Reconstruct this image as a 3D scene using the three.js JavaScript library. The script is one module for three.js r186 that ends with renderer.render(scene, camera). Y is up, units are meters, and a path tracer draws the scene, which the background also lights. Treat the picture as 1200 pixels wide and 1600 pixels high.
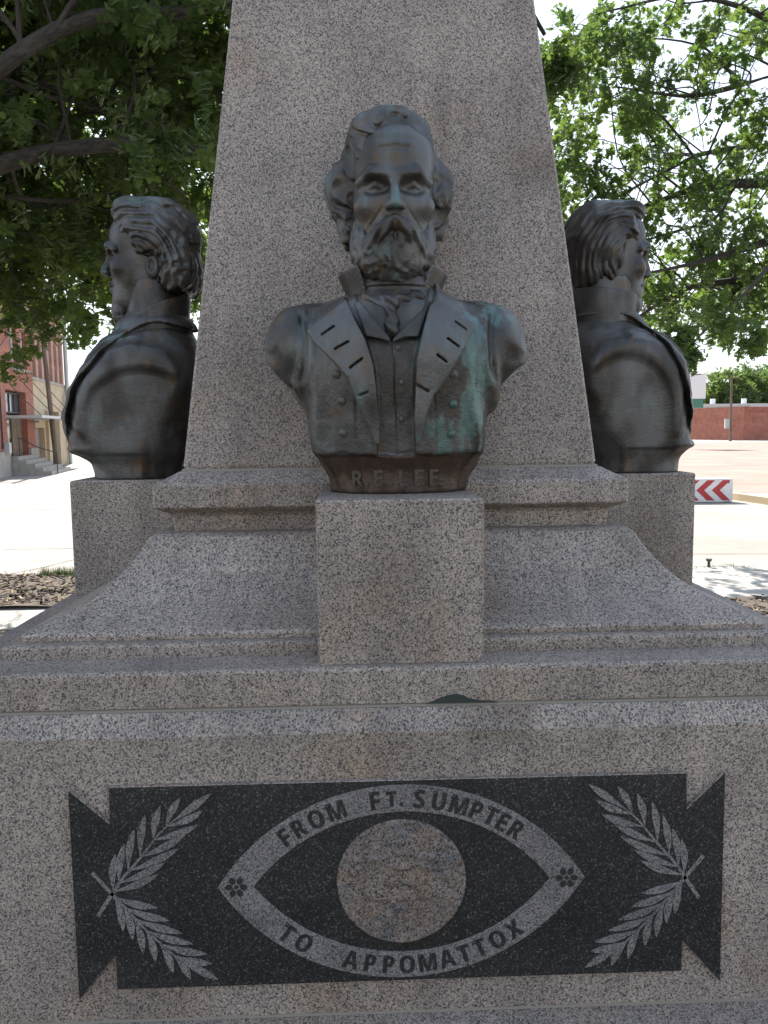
import * as THREE from 'three';
import { FontLoader } from 'three/addons/loaders/FontLoader.js';
import { TextGeometry } from 'three/addons/geometries/TextGeometry.js';
import { mergeGeometries, mergeVertices } from 'three/addons/utils/BufferGeometryUtils.js';

// ---------------------------------------------------------------- camera, sky, sun, exposure
const EYE = 1.9;                                       // eye height above the street; the monument's heights are given from the eye
const scene = new THREE.Scene();
const camera = new THREE.PerspectiveCamera(64.95, 0.75, 0.05, 900);
camera.rotation.order = 'YXZ';
camera.position.set(-0.0897, EYE, 2.6717);
camera.rotation.set(-0.1041, -0.0324, -0.0111);

const SUN = new THREE.Vector3(-0.18, 0.68, -0.71).normalize();
{
  const W = 512, H = 256, d = new Float32Array(W * H * 4);
  for (let j = 0; j < H; j++) for (let i = 0; i < W; i++) {
    const lat = ((j + 0.5) / H - 0.5) * Math.PI, lon = ((i + 0.5) / W - 0.5) * 2 * Math.PI;
    const x = Math.cos(lat) * Math.cos(lon), y = Math.sin(lat), z = Math.cos(lat) * Math.sin(lon);
    const up = Math.max(y, 0), a = Math.pow(1 - up, 2.2);
    const c = Math.max(0, x * SUN.x + y * SUN.y + z * SUN.z), glow = 0.3 * Math.pow(c, 5) + 0.5 * Math.pow(c, 60);
    const o = (j * W + i) * 4;
    d[o] = 0.215 + 0.33 * a + glow; d[o + 1] = 0.295 + 0.275 * a + glow * 0.97; d[o + 2] = 0.445 + 0.165 * a + glow * 0.9; d[o + 3] = 1;
  }
  const t = new THREE.DataTexture(d, W, H, THREE.RGBAFormat, THREE.FloatType);
  t.mapping = THREE.EquirectangularReflectionMapping; t.magFilter = t.minFilter = THREE.LinearFilter; t.needsUpdate = true;
  scene.background = t; scene.environment = t;
}
const sun = new THREE.DirectionalLight(new THREE.Color(1, 0.94, 0.84), 5);
sun.position.copy(SUN).multiplyScalar(60); sun.castShadow = true; sun.shadow.mapSize.set(4096, 4096);
Object.assign(sun.shadow.camera, { left: -40, right: 40, top: 40, bottom: -40, near: 1, far: 160 });
scene.add(sun, sun.target);
const renderer = new THREE.WebGLRenderer({ antialias: true });
renderer.toneMapping = THREE.LinearToneMapping;
renderer.toneMappingExposure = 2.95;
renderer.shadowMap.enabled = true;

// ---------------------------------------------------------------- helpers
function rng(seed) { let s = seed >>> 0; return () => { s = (s + 0x6D2B79F5) >>> 0; let t = Math.imul(s ^ (s >>> 15), 1 | s); t = (t + Math.imul(t ^ (t >>> 7), 61 | t)) ^ t; return ((t ^ (t >>> 14)) >>> 0) / 4294967296; }; }
const h3 = (x, y, z) => { let h = Math.imul(x, 374761393) + Math.imul(y, 668265263) + Math.imul(z, 1274126177) | 0; h = Math.imul(h ^ (h >>> 13), 1274126177); return ((h ^ (h >>> 16)) >>> 0) / 4294967296; };
function noise(x, y, z) {
  const X = Math.floor(x), Y = Math.floor(y), Z = Math.floor(z); let u = x - X, v = y - Y, w = z - Z;
  u = u * u * (3 - 2 * u); v = v * v * (3 - 2 * v); w = w * w * (3 - 2 * w);
  const a = h3(X, Y, Z), b = h3(X + 1, Y, Z), c = h3(X, Y + 1, Z), d = h3(X + 1, Y + 1, Z), e = h3(X, Y, Z + 1), f = h3(X + 1, Y, Z + 1), g = h3(X, Y + 1, Z + 1), h = h3(X + 1, Y + 1, Z + 1);
  const p = a + (b - a) * u, q = c + (d - c) * u, r = e + (f - e) * u, s = g + (h - g) * u, m = p + (q - p) * v, n = r + (s - r) * v;
  return m + (n - m) * w;
}
const fbm = (x, y, z, o = 4) => { let s = 0, a = 0.5, t = 0; for (let i = 0; i < o; i++) { s += a * noise(x, y, z); t += a; x *= 2.03; y *= 2.03; z *= 2.03; a *= 0.5; } return s / t; };
const clamp = (v, a = 0, b = 1) => v < a ? a : v > b ? b : v;
const sstep = (a, b, v) => { v = clamp((v - a) / (b - a)); return v * v * (3 - 2 * v); };
const lerp = (a, b, t) => a + (b - a) * t;
const V = (x, y, z) => new THREE.Vector3(x, y, z);
const rgb = (r, g, b) => new THREE.Color().setRGB(r, g, b);
const used = {};
function numbered(n) { const k = used[n] = (used[n] ?? -1) + 1; return k ? `${n}_${String(k).padStart(3, '0')}` : n; }
function mesh(name, geo, m, parent) {
  const o = new THREE.Mesh(geo, m); o.castShadow = o.receiveShadow = true;
  o.name = parent ? name : numbered(name); (parent || scene).add(o); return o;
}
function thing(name, label, category, pos = [0, 0, 0], turn = 0, group) {
  const o = new THREE.Group(); o.name = numbered(name); o.position.set(...pos); o.rotation.y = turn; o.userData = { label, category };
  if (group) o.userData.group = group; scene.add(o); return o;
}
function tag(o, label, category, group) { Object.assign(o.userData, { label, category }); if (group) o.userData.group = group; return o; }
function struct(name, geo, m) { const o = mesh(name, geo, m); o.userData.kind = 'structure'; return o; }
// box with bottom-centre origin; uv in metres on every face
function boxUV(g, ox = 0, oy = 0) {
  g = g.index ? g.toNonIndexed() : g; g.computeVertexNormals();
  const p = g.attributes.position, uv = new Float32Array(p.count * 2), A = V(), B = V(), C = V();
  for (let i = 0; i < p.count; i += 3) {
    A.fromBufferAttribute(p, i); B.fromBufferAttribute(p, i + 1).sub(A); C.fromBufferAttribute(p, i + 2).sub(A); B.cross(C);
    const x = Math.abs(B.x), y = Math.abs(B.y), z = Math.abs(B.z);
    for (let k = 0; k < 3; k++) {
      A.fromBufferAttribute(p, i + k); const o = (i + k) * 2;
      if (y >= x && y >= z) { uv[o] = A.x; uv[o + 1] = A.z + 0.37; } else if (x >= z) { uv[o] = A.z + 0.71; uv[o + 1] = A.y; } else { uv[o] = A.x; uv[o + 1] = A.y; }
      uv[o] += ox; uv[o + 1] += oy;
    }
  }
  g.setAttribute('uv', new THREE.BufferAttribute(uv, 2)); return g;
}
function bx(w, h, d, x = 0, y = 0, z = 0) { const g = new THREE.BoxGeometry(w, h, d); g.translate(x, y + h / 2, z); return boxUV(g); }
function merge(list) {
  const c = list.map(g => { g = g.index ? g.toNonIndexed() : g.clone(); for (const k of Object.keys(g.attributes)) if (!['position', 'normal', 'uv'].includes(k)) g.deleteAttribute(k); return g; });
  return mergeGeometries(c);
}
function taperTube(pts, radii, seg = 8) {            // a limb: rings along a polyline
  const curve = new THREE.CatmullRomCurve3(pts), n = Math.max(4, pts.length * 4), fr = curve.computeFrenetFrames(n, false);
  const pos = [], idx = [], uv = [];
  for (let i = 0; i <= n; i++) {
    const t = i / n, c = curve.getPoint(t), f = t * (radii.length - 1), k = Math.min(Math.floor(f), radii.length - 2), r = lerp(radii[k], radii[k + 1], f - k);
    for (let j = 0; j <= seg; j++) {
      const a = j / seg * Math.PI * 2, q = r * (1 + 0.16 * (noise(c.x * 9 + Math.cos(a) * 2, c.y * 9 + Math.sin(a) * 2, c.z * 9) - 0.5));
      pos.push(c.x + (fr.normals[i].x * Math.cos(a) + fr.binormals[i].x * Math.sin(a)) * q, c.y + (fr.normals[i].y * Math.cos(a) + fr.binormals[i].y * Math.sin(a)) * q, c.z + (fr.normals[i].z * Math.cos(a) + fr.binormals[i].z * Math.sin(a)) * q);
      uv.push(j / seg * 0.6, t * n * 0.12);
      if (i < n && j < seg) { const o = i * (seg + 1) + j; idx.push(o, o + 1, o + seg + 1, o + 1, o + seg + 2, o + seg + 1); }
    }
  }
  const g = new THREE.BufferGeometry(); g.setIndex(idx);
  g.setAttribute('position', new THREE.Float32BufferAttribute(pos, 3)); g.setAttribute('uv', new THREE.Float32BufferAttribute(uv, 2)); g.computeVertexNormals(); return g;
}
function texture(size, fn, srgb = true) {
  const d = new Uint8Array(size * size * 4), c = [0, 0, 0];
  for (let j = 0; j < size; j++) for (let i = 0; i < size; i++) {
    fn(i, j, c); const o = (j * size + i) * 4;
    for (let k = 0; k < 3; k++) { const v = clamp(c[k]); d[o + k] = 255 * (srgb ? (v <= 0.0031308 ? v * 12.92 : 1.055 * Math.pow(v, 1 / 2.4) - 0.055) : v); }
    d[o + 3] = 255;
  }
  const t = new THREE.DataTexture(d, size, size); t.wrapS = t.wrapT = THREE.RepeatWrapping; t.magFilter = THREE.LinearFilter; t.minFilter = THREE.LinearMipmapLinearFilter; t.generateMipmaps = true;
  if (srgb) t.colorSpace = THREE.SRGBColorSpace; t.needsUpdate = true; return t;
}
const wrapFbm = (i, j, size, freq, seed, o = 3, fy = freq) => {   // tileable: blend over the seam
  const u = i / size, v = j / size, f = (a, b) => fbm(a * freq, b * fy, seed, o);
  const s = sstep(0.8, 1, u), t = sstep(0.8, 1, v);
  return lerp(lerp(f(u, v), f(u - 1, v), s), lerp(f(u, v - 1), f(u - 1, v - 1), s), t);
};
// granite: irregular mineral grains about cell texels wide
function graniteTexture(size, cell, palette, seed, mottle, stain) {
  const n = Math.floor(size / cell), px = new Float32Array(n * n), py = new Float32Array(n * n), pc = new Int16Array(n * n), pv = new Float32Array(n * n), R = rng(seed);
  let tot = 0; for (const p of palette) tot += p[0];
  for (let k = 0; k < n * n; k++) {
    px[k] = R(); py[k] = R(); let q = R() * tot, m = 0; while (m < palette.length - 1 && (q -= palette[m][0]) > 0) m++;
    pc[k] = m; pv[k] = 0.82 + 0.36 * R();
  }
  const sc = n / size;
  return texture(size, (i, j, c) => {
    const x = i * sc, y = j * sc, X = Math.floor(x), Y = Math.floor(y); let best = 9, bk = 0;
    for (let b = -1; b <= 1; b++) for (let a = -1; a <= 1; a++) {
      const k = ((Y + b + n) % n) * n + (X + a + n) % n, dx = X + a + px[k] - x, dy = Y + b + py[k] - y, dd = dx * dx + dy * dy;
      if (dd < best) { best = dd; bk = k; }
    }
    const p = palette[pc[bk]], v = pv[bk] * mottle[((j >> 3) * (size >> 3) + (i >> 3))];
    const k = stain ? stain[((j >> 3) * (size >> 3) + (i >> 3))] : 0;
    c[0] = p[1] * v * (1 - .10 * k); c[1] = p[2] * v * (1 - .20 * k); c[2] = p[3] * v * (1 - .32 * k);
  });
}
function mottleMap(size, seed, amount, freq, streak) { const s = size >> 3, m = new Float32Array(s * s); for (let j = 0; j < s; j++) for (let i = 0; i < s; i++) m[j * s + i] = 1 + amount * (wrapFbm(i, j, s, freq, seed, 4) - 0.5) * 2 + (streak ? streak * (wrapFbm(i, j, s, 46, seed + 31, 3, 4) - 0.5) * 2 : 0); return m; }
const std = (o) => new THREE.MeshStandardMaterial(o);

// ---------------------------------------------------------------- stone and metal
const gSize = 2048, gMetres = 2.3;
const granitePalette = [[36, .284, .222, .172], [20, .345, .288, .234], [17, .218, .181, .149], [15, .125, .105, .090], [14, .042, .038, .035]];
const graniteMap = graniteTexture(gSize, 2.25, granitePalette, 11, mottleMap(gSize, 3.3, 0.3, 14, .24), mottleMap(gSize, 6.7, 2.6, 9).map(v => clamp(v - 1.3) * .8));
graniteMap.repeat.set(1 / gMetres, 1 / gMetres);
const darkMap = graniteTexture(1024, 2.8, [[60, .0165, .0152, .0140], [24, .029, .027, .025], [11, .058, .053, .048], [4, .13, .115, .10]], 23, mottleMap(1024, 8.1, 0.35, 8));
darkMap.repeat.set(1 / 0.85, 1 / 0.85);
const bandMap = graniteTexture(1024, 2.8, [[40, .165, .145, .13], [22, .22, .195, .178], [20, .10, .09, .085], [18, .04, .038, .038]], 29, mottleMap(1024, 5.1, 0.3, 8));
bandMap.repeat.set(1 / 0.85, 1 / 0.85);
const granite = std({ map: graniteMap, roughness: 0.62, bumpMap: graniteMap, bumpScale: 0.0006 });
const darkGranite = std({ map: darkMap, roughness: 0.34 });
const bandGranite = std({ map: bandMap, roughness: 0.6, bumpMap: bandMap, bumpScale: 0.0006 });
const discGranite = std({ map: graniteMap, vertexColors: true, roughness: 0.8, bumpMap: graniteMap, bumpScale: 0.001 });
const mortar = std({ color: rgb(.24, .215, .17), roughness: 0.95 });
const verdigrisStain = std({ color: rgb(.022, .03, .024), roughness: 0.8 });

// square courses: [half width, height from the eye] rings, with small chamfers on the upright corners
function squareLoft(rings, c = 0.004, ox = 0, oy = 0) {
  const pos = [], quad = (a, b, d, e) => pos.push(...a, ...b, ...d, ...a, ...d, ...e);
  const ring = ([w, y]) => { const k = Math.min(c, w * 0.4), v = w - k; return [[v, y, w], [w, y, v], [w, y, -v], [v, y, -w], [-v, y, -w], [-w, y, -v], [-w, y, v], [-v, y, w]]; };
  for (let i = 0; i + 1 < rings.length; i++) { const a = ring(rings[i]), b = ring(rings[i + 1]); for (let k = 0; k < 8; k++) { const m = (k + 1) % 8; quad(b[k], b[m], a[m], a[k]); } }
  const cap = (r, up) => { const q = ring(r); for (let k = 1; k < 7; k++) up ? pos.push(...q[0], ...q[k], ...q[k + 1]) : pos.push(...q[0], ...q[k + 1], ...q[k]); };
  cap(rings[0], true); cap(rings[rings.length - 1], false);
  const g = new THREE.BufferGeometry(); g.setAttribute('position', new THREE.Float32BufferAttribute(pos, 3)); return boxUV(g, ox, oy);
}

// ---------------------------------------------------------------- the monument
const monument = thing('granite_monument', 'tall tapering grey granite monument with stepped base carrying bronze busts', 'monument', [0, EYE, 0]);
const tap = 0.1168, shaftW = 0.5469, shaftY = -0.102;
mesh('shaft', squareLoft([[0.02, 3.32], [shaftW - tap * 3, shaftY + 3], [shaftW - tap * 0.008, shaftY + 0.008], [shaftW - 0.003, shaftY]], 0.007, 0.4, 0.3), granite, monument);
mesh('mortar_joint', squareLoft([[0.549, -0.1022], [0.5505, -0.1075]], 0.004), mortar, monument);
mesh('cornice', squareLoft([[0.556, -0.1077], [0.608, -0.1365], [0.6131, -0.142], [0.6131, -0.196], [0.609, -0.2005], [0.581, -0.214], [0.574, -0.223], [0.570, -0.262]], 0.006, 0.9, 1.2), granite, monument);
mesh('flared_course', squareLoft([[0.590, -0.2622], [0.607, -0.2635], [0.622, -0.270], [0.631, -0.282], [0.642, -0.303], [0.659, -0.328], [0.683, -0.357], [0.714, -0.385], [0.752, -0.412], [0.795, -0.433], [0.838, -0.449], [0.855, -0.457], [0.8605, -0.4645], [0.859, -0.476]], 0.006, 1.7, .5), granite, monument);
mesh('step', squareLoft([[0.882, -0.4762], [0.889, -0.4785], [0.8915, -0.4835], [0.8915, -0.5235]], 0.006, .2, .9), granite, monument);
mesh('step', squareLoft([[0.990, -0.5085], [0.9955, -0.511], [0.998, -0.5165], [0.998, -0.588], [0.994, -0.591]], 0.006, 1.3, .1), granite, monument);
mesh('mortar_joint', squareLoft([[0.9925, -0.5912], [0.9965, -0.5965]], 0.004), mortar, monument);
mesh('plinth', squareLoft([[1.000, -0.5967], [1.027, -0.6345], [1.030, -0.6405], [1.030, -1.272], [1.027, -1.2745]], 0.006, .6, 1.6), granite, monument);
mesh('mortar_joint', squareLoft([[1.0262, -1.2747], [1.0275, -1.2805]], 0.004), mortar, monument);
mesh('lower_base', squareLoft([[1.0285, -1.2807], [1.105, -1.294], [1.112, -1.30], [1.112, -1.75]], 0.006, 1.1, .7), granite, monument);
function pedestal(x, z) {
  const g = []; const w = 0.18, t = -0.1513;
  // inner side is buried in the courses; outer face at 0.973 from the axis
  const pos = [], c = 0.004, out = 0.9728, inn = 0.45;
  const ring = (k, y) => [[-w + k, y, inn], [-w + k, y, out - k - c], [-w + k + c, y, out - k], [w - k - c, y, out - k], [w - k, y, out - k - c], [w - k, y, inn]];
  const R = [ring(0.004, t), ring(0, t - 0.004), ring(0, -0.5078)];
  for (let i = 0; i < 2; i++) for (let k = 0; k < 5; k++) { const a = R[i], b = R[i + 1]; pos.push(...b[k], ...b[k + 1], ...a[k + 1], ...b[k], ...a[k + 1], ...a[k]); }
  for (let k = 1; k < 5; k++) pos.push(...R[0][0], ...R[0][k], ...R[0][k + 1]);
  const q = new THREE.BufferGeometry(); q.setAttribute('position', new THREE.Float32BufferAttribute(pos, 3));
  if (x) q.rotateY(x > 0 ? Math.PI / 2 : -Math.PI / 2);
  return mesh('pedestal', boxUV(q, x ? 0.5 + x : 0.05, 0.8), granite, monument);
}
pedestal(0, 1); pedestal(-1, 0); pedestal(1, 0);
{ // green stained chip under the front pedestal
  const s = new THREE.Shape(); const P = [[-0.062, 0], [-0.052, 0.004], [-0.035, 0.011], [-0.015, 0.018], [0.006, 0.021], [0.022, 0.016], [0.030, 0.010], [0.052, 0.006], [0.085, 0.003], [0.094, 0]];
  P.forEach((p, i) => i ? s.lineTo(...p) : s.moveTo(...p));
  const g = new THREE.ExtrudeGeometry(s, { depth: 0.0015, bevelEnabled: false }); g.translate(0.112, -0.5905, 0.9975); mesh('copper_stain', g, verdigrisStain, monument);
}
// ---- raised dark panel with the eye, the lettering and the palm branches
const PZ = 1.029, PT = 0.0135, panelTop = PZ + PT;
const shape = (P) => { const s = new THREE.Shape(); P.forEach((p, i) => i ? s.lineTo(p[0], p[1]) : s.moveTo(p[0], p[1])); return s; };
const slab = (s, depth, z, bevel = 0.0012, cs = 24) => { const g = new THREE.ExtrudeGeometry(s, { depth: depth - bevel, bevelEnabled: bevel > 0, bevelThickness: bevel, bevelSize: bevel, bevelOffset: -bevel, bevelSegments: 1, curveSegments: cs }); g.translate(0, 0, z); return g; };
const panel = mesh('inlay_panel', slab(shape([[-.620, -.740], [-.620, -.820], [-.703, -.7436], [-.703, -1.2154], [-.6215, -1.1153], [-.6215, -1.193], [.606, -1.193], [.606, -1.122], [.692, -1.220], [.688, -.740], [.607, -.820], [.605, -.740]].reverse()), PT, PZ), [darkGranite, granite], monument);
const cxE = -0.006, cyE = -0.967;
function almond(L, h, target, rev) {
  const R = (L * L + h * h) / (2 * h), th = Math.asin(L / R), P = [];
  for (let i = 0; i <= 40; i++) { const a = -th + 2 * th * i / 40; P.push([cxE + R * Math.sin(a), cyE + h - R + R * Math.cos(a)]); }
  for (let i = 1; i < 40; i++) { const a = th - 2 * th * i / 40; P.push([cxE + R * Math.sin(a), cyE - h + R - R * Math.cos(a)]); }
  if (rev) P.reverse(); P.forEach((p, i) => i ? target.lineTo(...p) : target.moveTo(...p)); target.closePath(); return target;
}
const bandShape = almond(0.393, 0.2175, new THREE.Shape()); bandShape.holes.push(almond(0.317, 0.158, new THREE.Path(), true));
const eye = mesh('eye_band', slab(bandShape, 0.0025, panelTop - 0.0005, 0.0006), bandGranite, monument);
{ // carved round seal, weathered
  const N = 60, pos = [], col = [], idx = [], r = 0.139, cy = -0.965, cx = -0.008;
  const relief = (x, y) => {
    const u = x / r, v = y / r; let d = 0.0035 * Math.sqrt(Math.max(0, 1 - (u * u + v * v) * 0.96));
    d += 0.004 * sstep(0.03, 0.0, Math.abs(v - 0.42 - 0.05 * Math.cos(u * 5)) - 0.02) * sstep(0.8, 0.6, Math.abs(u));
    d += 0.004 * sstep(0.42, 0.34, Math.hypot(u * 0.8, v + 0.02) * (1 + .22 * Math.cos(5 * Math.atan2(u, v + .02)))) - 0.003 * sstep(0.1, 0.0, Math.abs(Math.hypot(u, (v + 0.2) * 1.5) - 0.2));
    d += 0.006 * (fbm(x * 90, y * 90, 5, 3) - 0.5) + 0.005 * (fbm(x * 28, y * 28, 9, 3) - 0.5); return d;
  };
  for (let i = 0; i <= N; i++) for (let j = 0; j < 120; j++) {
    const q = r * i / N, a = j / 120 * Math.PI * 2, x = q * Math.cos(a), y = q * Math.sin(a);
    pos.push(cx + x, cy + y, panelTop + (i === N ? -0.001 : 0.0035 + relief(x, y)));
    const n = fbm(x * 22 + 7, y * 22, 2.5, 4), s = fbm(x * 34, y * 34, 8.5, 4), ru = sstep(.5, .72, n), gr = sstep(.5, .7, s);
    const b = 0.5 + 0.35 * fbm(x * 60, y * 60, 1.5, 3); col.push(b * (.92 + .05 * ru - .28 * gr), b * (.90 - .06 * ru - .18 * gr), b * (.90 - .16 * ru - .08 * gr));
    if (i < N) { const o = i * 120 + j, p = i * 120 + (j + 1) % 120; idx.push(o, o + 120, p, p, o + 120, p + 120); }
  }
  const g = new THREE.BufferGeometry(); g.setIndex(idx); g.setAttribute('position', new THREE.Float32BufferAttribute(pos, 3)); g.setAttribute('color', new THREE.Float32BufferAttribute(col, 3));
  const uv = []; for (let i = 0; i < pos.length; i += 3) uv.push(pos[i], pos[i + 1]); g.setAttribute('uv', new THREE.Float32BufferAttribute(uv, 2)); g.computeVertexNormals();
  mesh('carved_seal', g, discGranite, monument);
}
const font = await new FontLoader().loadAsync('fonts/droid/droid_sans_bold.typeface.json');
{
  const cap = new TextGeometry('H', { font, size: 1, depth: 0.1 }); cap.computeBoundingBox(); const capH = cap.boundingBox.max.y;
  const put = (ch, u, top, k = 1) => {
    const R = 0.428, hM = 0.1875, x = (u - 627) * 0.001378 - 0.0085 - cxE, a = Math.asin(clamp(x / R, -1, 1));
    const s = 0.039 * k / capH, g = new TextGeometry(ch, { font, size: s, depth: 0.0008, curveSegments: 5, bevelEnabled: true, bevelSize: 0.0011, bevelThickness: 0.0004, bevelSegments: 1 }); g.computeBoundingBox();
    g.translate(-(g.boundingBox.min.x + g.boundingBox.max.x) / 2, -0.0195 + (k < 1 && top ? 0.004 : 0), 0); g.scale(0.92, 1, 1);
    g.rotateZ(top ? -a : a);
    g.translate(cxE + x, top ? cyE + hM - R + R * Math.cos(a) : cyE - hM + R - R * Math.cos(a), panelTop + 0.0017);
    mesh('letter', g, darkGranite, eye);
  };
  for (const [c, u, k] of [['F', 449], ['R', 471], ['O', 497], ['M', 528], ['F', 588], ['T', 613, .82], ['.', 628, .8], ['S', 656], ['U', 686], ['M', 717], ['P', 744], ['T', 766], ['E', 785], ['R', 806]]) put(c, u, true, k);
  for (const [c, u] of [['T', 448], ['O', 474], ['A', 547], ['P', 577], ['P', 606], ['O', 635], ['M', 667], ['A', 698], ['T', 725], ['T', 750], ['O', 777], ['X', 803]]) put(c, u, false);
  for (const s of [-1, 1]) {
    const rs = mesh('rosette', new THREE.CylinderGeometry(0.0045, 0.0045, 0.001, 10).rotateX(Math.PI / 2).translate(cxE + s * 0.354, cyE, panelTop + 0.0024), darkGranite, eye);
    const gs = []; for (let k = 0; k < 6; k++) { const a = k / 6 * Math.PI * 2; const g = new THREE.CylinderGeometry(0.0082, 0.0082, 0.001, 12).rotateX(Math.PI / 2); g.scale(1, 0.80, 1); g.rotateZ(a); g.translate(cxE + s * 0.354 + 0.0158 * Math.cos(a), cyE + 0.0158 * Math.sin(a), panelTop + 0.0024); gs.push(g); }
    for (const g of gs) mesh('petal', g, darkGranite, eye);
  }
}
{ // palm branches, from tips and feet of their leaflets
  const P = (a, b) => { const u = a / 3, v = 1100 + b / 3; return [(u - 627) * 0.001378 - 0.0085 + (u < 627 ? -0.004 : 0), -0.963 - (v - 1372) * 0.001452 - (u - 627) * 0.0000425 * 0.6]; };
  const branches = [
    { r: [[555, 865], [600, 800], [690, 700], [790, 580], [880, 505]], l: [[578, 680], [622, 630], [670, 565], [722, 500], [793, 460], [885, 425]], m: [[770, 775], [805, 720], [870, 655], [905, 590], [960, 550], [985, 485]], tip: [1025, 408], stub: [485, 965] },
    { r: [[555, 865], [620, 940], [700, 1030], [800, 1130], [890, 1205]], l: [[598, 1040], [640, 1080], [685, 1145], [740, 1185], [820, 1240], [900, 1270]], m: [[760, 930], [810, 990], [870, 1050], [915, 1100], [980, 1150], [1000, 1195]], tip: [1025, 1270], stub: [470, 765] }];
  const leaflet = (a, b, w, bend) => {
    const d = [b[0] - a[0], b[1] - a[1]], n = [-d[1], d[0]], L = Math.hypot(...d), pts = [[], []];
    for (let i = 0; i <= 8; i++) { const t = i / 8, k = w * Math.pow(Math.sin(Math.PI * Math.min(1, 0.04 + 0.96 * t)), 0.8) * (t < .6 ? .3 + 1.17 * t : 1) * (i === 8 ? 0.05 : 1), c = bend * Math.sin(Math.PI * t); for (const s of [0, 1]) pts[s].push([a[0] + d[0] * t + n[0] / L * (c + (s ? -k : k)), a[1] + d[1] * t + n[1] / L * (c + (s ? -k : k))]); }
    return [...pts[0], ...pts[1].reverse()];
  };
  const flip = (p, s) => s > 0 ? p : [2 * -0.0075 - p[0], p[1]];
  for (const side of [1, -1]) for (const B of branches) {
    const rach = new THREE.CatmullRomCurve3(B.r.map(q => { const p = P(...q); return V(p[0], p[1], 0); }));
    const at = t => { const p = rach.getPoint(t); return [p.x, p.y]; };
    const stem = []; for (let i = 0; i <= 10; i++) stem.push(at(i / 10)); const st = P(...B.stub);
    const poly = []; const mids = [st, ...stem]; const ww = i => 0.0042 * (1 - 0.7 * i / mids.length);
    mids.forEach((p, i) => { const q = mids[Math.min(i + 1, mids.length - 1)], o = mids[Math.max(i - 1, 0)], dx = q[0] - o[0], dy = q[1] - o[1], l = Math.hypot(dx, dy); poly.push([p[0] - dy / l * ww(i), p[1] + dx / l * ww(i)]); });
    [...mids].reverse().forEach((p, k) => { const i = mids.length - 1 - k, q = mids[Math.min(i + 1, mids.length - 1)], o = mids[Math.max(i - 1, 0)], dx = q[0] - o[0], dy = q[1] - o[1], l = Math.hypot(dx, dy); poly.push([p[0] + dy / l * ww(i), p[1] - dx / l * ww(i)]); });
    const ori = (pp) => { pp = pp.map(p => flip(p, side)); return THREE.ShapeUtils.isClockWise(pp.map(p => new THREE.Vector2(...p))) ? pp.reverse() : pp; };
    const br = mesh('palm_branch', slab(shape(ori(poly)), 0.002, panelTop - 0.0005, 0), bandGranite, monument);
    let nl = 0; const leaf = (a, b, w, bend) => mesh('leaflet', slab(shape(ori(leaflet(a, b, w, bend))), 0.0024 + 0.00016 * nl++, panelTop - 0.0005, 0.0005), bandGranite, br);
    B.l.forEach((q, i) => leaf(at(0.04 + i * 0.155), P(...q), 0.0090, 0.004)); B.m.forEach((q, i) => leaf(at(0.05 + i * 0.155), P(...q), 0.0090, -0.004)); leaf(at(0.9), P(...B.tip), 0.0088, 0);
  }
}
// ---------------------------------------------------------------- the bronze busts
const smin = (a, b, k) => { const h = Math.max(k - Math.abs(a - b), 0) / k; return Math.min(a, b) - h * h * k * 0.25; };
const smax = (a, b, k) => -smin(-a, -b, k);
const ell = (x, y, z, cx, cy, cz, rx, ry, rz) => { const X = (x - cx) / rx, Y = (y - cy) / ry, Z = (z - cz) / rz, k0 = Math.sqrt(X * X + Y * Y + Z * Z), k1 = Math.sqrt(X * X / rx / rx + Y * Y / ry / ry + Z * Z / rz / rz); return k1 > 0 ? k0 * (k0 - 1) / k1 : -Math.min(rx, ry, rz); };
const cap = (x, y, z, ax, ay, az, bX, bY, bZ, ra, rb = ra) => { const ux = bX - ax, uy = bY - ay, uz = bZ - az, px = x - ax, py = y - ay, pz = z - az, t = clamp((px * ux + py * uy + pz * uz) / (ux * ux + uy * uy + uz * uz)); return Math.hypot(px - ux * t, py - uy * t, pz - uz * t) - lerp(ra, rb, t); };
const table = (T) => (y) => { let i = 0; while (i < T.length - 2 && y > T[i + 1][0]) i++; const t = clamp((y - T[i][0]) / (T[i + 1][0] - T[i][0])); const p0 = T[Math.max(i - 1, 0)][1], p1 = T[i][1], p2 = T[i + 1][1], p3 = T[Math.min(i + 2, T.length - 1)][1]; return p1 + 0.5 * t * (p2 - p0 + t * (2 * p0 - 5 * p1 + 4 * p2 - p3 + t * (3 * (p1 - p2) + p3 - p0))); };
function poly2(P) { // signed distance to a polygon in x, y
  return (x, y) => {
    let d = 1e9, s = 1;
    for (let i = 0, j = P.length - 1; i < P.length; j = i++) {
      const ex = P[j][0] - P[i][0], ey = P[j][1] - P[i][1], wx = x - P[i][0], wy = y - P[i][1], t = clamp((wx * ex + wy * ey) / (ex * ex + ey * ey)), bx_ = wx - ex * t, by_ = wy - ey * t;
      d = Math.min(d, bx_ * bx_ + by_ * by_);
      const c1 = y >= P[i][1], c2 = y < P[j][1], c3 = ex * wy > ey * wx; if ((c1 && c2 && c3) || (!c1 && !c2 && !c3)) s = -s;
    }
    return s * Math.sqrt(d);
  };
}
const seg2 = (x, y, a, b) => { const ux = b[0] - a[0], uy = b[1] - a[1], t = clamp(((x - a[0]) * ux + (y - a[1]) * uy) / (ux * ux + uy * uy)); return Math.hypot(x - a[0] - ux * t, y - a[1] - uy * t); };
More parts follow.
